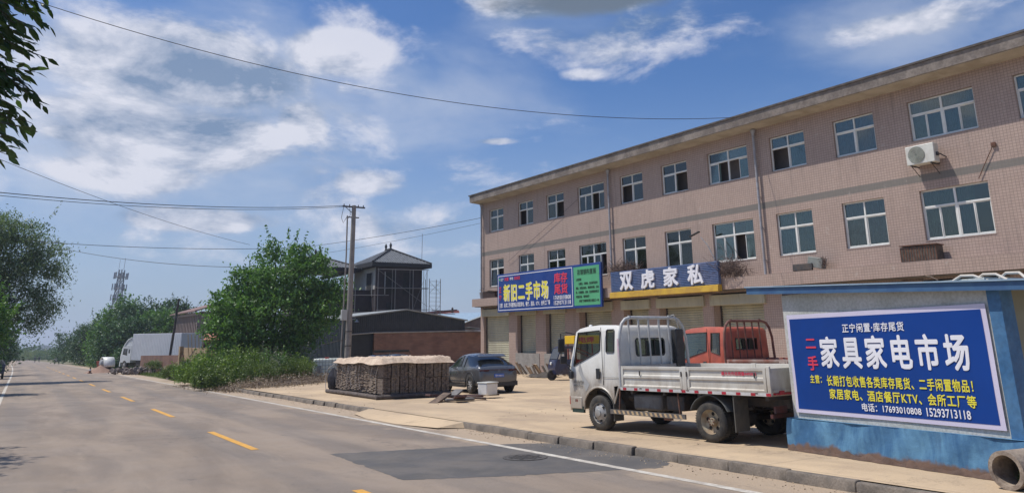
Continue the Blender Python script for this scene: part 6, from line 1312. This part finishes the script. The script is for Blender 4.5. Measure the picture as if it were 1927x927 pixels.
# two storey house behind
hs2 = thing('old_house', 'pinkish two-storey house with a columned upper gallery behind the lorry', 'house', x=17.0, y=95, z=G(0, 95)); hw2 = mat('old_pink_plaster', (.30, .22, .19), .9, (.22, .16, .14), 2, .6)
mb = MB(); mb.box((0, 0, 0), (7, .3, 6.2)); mb.box((0.3, 0.3, 0), (7, 17, 6.0)); mb.box((0, .3, 0), (.25, 17, 3.2)); mb.build('wall', hw2, hs2)
mb = MB()
for k in range(16): mb.box((-.25, .2 + k*1.05, 3.2), (0, .42 + k*1.05, 6.0))
mb.box((-.35, 0, 3.0), (.28, 17.2, 3.2)); mb.box((-.35, 0, 5.8), (.28, 17.2, 6.1)); mb.build('column', mat('pale_pink_column', (.42, .33, .29), .9), hs2)
mb = MB(); mb.box((.02, .5, 3.4), (.29, 17, 5.7)); mb.build('gallery_recess', mat('maroon_recess', (.12, .06, .06), .8), hs2); mb = MB(); mb.prism([(-.7, 6.15), (3.5, 7.4), (7.5, 6.15), (7.5, 6.3), (3.5, 7.55), (-.7, 6.3)], lambda u, v, d: (u, d, v), -.4, 17.6); mb.build('roof', mat('old_red_roof', (.22, .13, .11), .8, (.15, .10, .09), 3, .6), hs2)
hs3 = thing('brick_outhouse', 'small orange brick outhouse right of the lorry', 'house', x=15.7, y=86, z=G(0, 86)); mb = MB(); mb.box((0, 0, -.2), (5, 5, 2.8)); mb.box((2.2, .1, 2.8), (5, 5, 3.6)); mb.build('wall', brk, hs3); mb = MB()
for xx in (.3, 1.5): mb.box((xx, -.02, 1.3), (xx + .7, -.003, 2.3))
mb.build('window', dark_hole, hs3); mb = MB(); mb.rbox((2.4, 2.0, 3.15), (5.6, 5.4, .12), (.12, 0, 0)); mb.build('roof', mat('orange_tile', (.42, .17, .11), .8, (.3, .12, .08), 6, .6), hs3)
# telecom tower
tt = thing('telecom_tower', 'slim steel lattice telecom tower with antenna rings above the far trees', 'tower', x=19.4, y=230, z=G(0, 230))
tt.rotation_euler = (0, math.radians(2.5), 0)
mb = MB(); H_ = 23.5
def leg(i, z): rr = 1.9*(1 - z/H_*.62); a = 2*PI*i/3 + .4; return Vector((rr*math.cos(a), rr*math.sin(a), z))
for i in range(3): mb.tube([leg(i, 0), leg(i, H_)], .16, 5)
tm = mat('tower_steel', (.20, .22, .25), .5, (.3, .3, .32), 3, .5); mb.build('leg', tm, tt); mb = MB(); z = 0
while z < H_ - 1.5:
    for i in range(3): mb.tube([leg(i, z), leg((i+1) % 3, z + 1.5)], .07, 4); mb.tube([leg((i+1) % 3, z), leg(i, z + 1.5)], .07, 4); mb.tube([leg(i, z), leg((i+1) % 3, z)], .07, 4)
    z += 1.5
mb.build('lattice', tm, tt); mb = MB()
for z in (13, 15.8, 18.6, 21.6):
    mb.tube([(1.4*math.cos(t), 1.4*math.sin(t), z) for t in np.linspace(0, 2*PI, 13)], .08, 4)
    for k in range(6): a = 2*PI*k/6 + z; mb.rbox((1.7*math.cos(a), 1.7*math.sin(a), z + .3), (.22, .34, 1.7), (0, 0, a))
mb.build('antenna', mat('antenna_grey', (.30, .32, .36), .5), tt); mb = MB(); mb.tube([(.4, 0, H_), (.4, 0, H_ + 3.2)], .06, 4); mb.tube([(-.8, 0, H_ - 1), (-.8, 0, H_ + 2.6)], .05, 4); mb.build('rod', tm, tt)
# far hills and treeline
mb = MB(); n = 60; vs = []
for i in range(n + 1):
    x = -500 + 1500*i/n; h = 5 + 4*math.sin(i*.7) + 3*math.sin(i*1.9 + 1) + (9 if 20 < i < 24 else 0); vs += [(x, 1300, -40), (x, 1330, -K*1300 + h), (x, 1450, -K*1450 - 6)]
mb.add(vs, [(3*i+k, 3*i+3+k, 3*i+4+k, 3*i+1+k) for i in range(n) for k in range(2)]); tag(mb.build('hills', mat('far_hill', (.055, .085, .10), .95, (.075, .10, .10), .02, .8), smooth=True), kind='structure')
rng = np.random.default_rng(77); P = []
for k in range(900): cx = rng.uniform(-60, 110); cy = 430 + rng.uniform(-20, 40); hh = 3 + 2.5*math.sin(cx*.13) + 2*math.sin(cx*.31 + 1); P.append(np.array([[cx, cy, -K*cy]]) + np.abs(rng.normal(size=(26, 3)))*np.array([2.0, 2, hh*.55])*np.array([rng.choice([-1, 1]), 1, 1]))
tag(leaf_mesh('far_treeline', np.concatenate(P), 1.3, L_far, None, 1.4, 0, rng), kind='stuff')
# ------------------------------------------------------------------ people and small vehicles far down the road
skin = mat('skin', (.42, .26, .18), .6); cloth_d = mat('dark_clothes', (.04, .045, .06), .9); cloth_l = mat('pale_clothes', (.55, .54, .50), .9); hair = mat('hair_black', (.012, .011, .01), .6)
def person(label, x, y, z, yaw, pose, top, bottom):
    V = {'pel': (0, 0, .93), 'chest': (0, .02, 1.25), 'neck': (0, .02, 1.47), 'head': (0, .04, 1.62), 'top': (0, .03, 1.72)}
    if pose == 'sit':
        V = {'pel': (0, 0, .62), 'chest': (0, .06, .95), 'neck': (0, .10, 1.17), 'head': (0, .13, 1.31), 'top': (0, .12, 1.41)}
    names = list(V); pos = [V[k] for k in names]; rad = [.15, .16, .055, .10, .07]; ed = [(0, 1), (1, 2), (2, 3), (3, 4)]
    for s in (-1, 1):
        i = len(pos)
        if pose == 'sit':
            pos += [(s*.19, .08, 1.10), (s*.24, .22, .88), (s*.20, .45, .92), (s*.10, .05, .58), (s*.14, .45, .60), (s*.14, .50, .20), (s*.14, .62, .14)]
        else:
            pos += [(s*.19, .02, 1.40), (s*.25, 0, 1.12), (s*.25, .10, .88), (s*.10, 0, .86), (s*.11, .06*s + .03, .48), (s*.11, .10*s, .08), (s*.11, .10*s + .14, .04)]
        rad += [.06, .045, .035, .10, .065, .045, .04]; ed += [(1, i), (i, i+1), (i+1, i+2), (0, i+3), (i+3, i+4), (i+4, i+5), (i+5, i+6)]
    me = bpy.data.meshes.new('person'); me.from_pydata(pos, ed, []); o = bpy.data.objects.new('person', me); C.objects.link(o)
    md = o.modifiers.new('k', 'SKIN'); sk_ = me.skin_vertices[0].data
    for i, q in enumerate(rad): sk_[i].radius = (q, q*.8)
    sk_[0].use_root = True; o.modifiers.new('u', 'SUBSURF').levels = 1; bake(o)
    me = o.data; me.materials.clear(); [me.materials.append(q) for q in (skin, top, bottom, hair)]
    for p in me.polygons:
        zc = p.center.z - (-.31 if pose == 'sit' else 0); yc = p.center.y
        p.material_index = 3 if zc > 1.66 or (zc > 1.55 and yc < .02) else 0 if zc > 1.44 else 1 if zc > .93 else 2; p.use_smooth = True
    o.matrix_world = Matrix.Translation((x, y, z)) @ Matrix.Rotation(yaw, 4, 'Z'); return tag(o, label, 'person')
person('person in dark clothes walking on the road far away', 3.6, 255, G(0, 255) + RZ, .3, 'walk', cloth_d, cloth_d)
person('second person in dark clothes beside the walker far away', 4.6, 257, G(0, 257) + RZ, -.2, 'walk', cloth_d, cloth_d)
ft = thing('motor_tricycle', 'small motor tricycle riding at the far right edge of the road', 'tricycle', x=6.6, y=196, z=G(0, 196) + RZ, yaw=PI*.92)
mb = MB(); mb.box((-.45, -1.5, .45), (.45, -.35, .5)); 
for s in (-1, 1): mb.box((s*.45, -1.5, .5), (s*.42, -.35, .8))
mb.box((-.45, -1.5, .5), (.45, -1.47, .8)); mb.build('cargo_box', dark_metal, ft); mb = MB(); mb.box((-.14, -.35, .5), (.14, .2, .66)); mb.tube([(0, .2, .6), (0, .6, .85), (0, .78, .3)], .05, 6); mb.tube([(-.3, .45, .98), (0, .6, .92), (.3, .45, .98)], .02, 5); mb.build('frame', dark_metal, ft)
wheel(ft, 0, .8, .26, .1, 1, 'plain'); wheel(ft, -.42, -1.0, .26, .1, -1, 'plain'); wheel(ft, .42, -1.0, .26, .1, 1, 'plain')
pr = person('rider in a pale shirt sitting on the far motor tricycle', 0, 0, 0, 0, 'sit', cloth_l, cloth_d); pr.matrix_world = ft.matrix_world @ Matrix.Translation((0, -.1, .06))
# dark cart at the left edge
dc = thing('blue_cart', 'dark blue cart parked on the left verge at the picture edge', 'cart', x=-1.75, y=76, z=G(0, 76) + RZ, yaw=.05); nv = mat('navy_sheet', (.02, .035, .075), .6, (.04, .05, .09), 4, .5)
mb = MB(); mb.prism([(-.75, .45), (.75, .45), (.82, 1.15), (-.82, 1.15)], lambda u, v, d: (u, d, v), -1.3, 1.3); mb.build('tub', nv, dc, bevel=.02); mb = MB(); mb.tube([(.2, 1.3, .6), (0, 2.2, .8)], .04, 6); mb.tube([(-.2, 1.3, .6), (0, 2.2, .8)], .04, 6); mb.build('drawbar', dark_metal, dc)
mb = MB(); r = random.Random(2)
for k in range(26): mb.rbox((r.uniform(-.6, .6), r.uniform(-1.1, 1.1), 1.15 + r.uniform(0, .2)), (.35, .4, .2), (r.random()*3, r.random()*3, 0))
mb.build('load', mat('grey_sacks', (.10, .11, .12), .9, (.3, .3, .3), 3, .5), dc)
for s in (-1, 1): wheel(dc, s*.72, 0, .34, .16, s, 'plain')
print('objects', len(bpy.data.objects))

# ------------------------------------------------------------------ summer haze
hzm = bpy.data.materials.new('haze'); hzm.use_nodes = True; N = NT(hzm.node_tree); N.n.clear()
pv = N.node('ShaderNodeVolumePrincipled'); pv.inputs['Color'].default_value = (.80, .87, 1.0, 1); pv.inputs['Density'].default_value = .00045; pv.inputs['Anisotropy'].default_value = .2
mo = N.node('ShaderNodeOutputMaterial'); N.l.new(pv.outputs[0], mo.inputs['Volume'])
mb = MB(); mb.box((-1520, -80, -70), (2520, 4020, 34)); tag(mb.build('haze', hzm), kind='stuff')
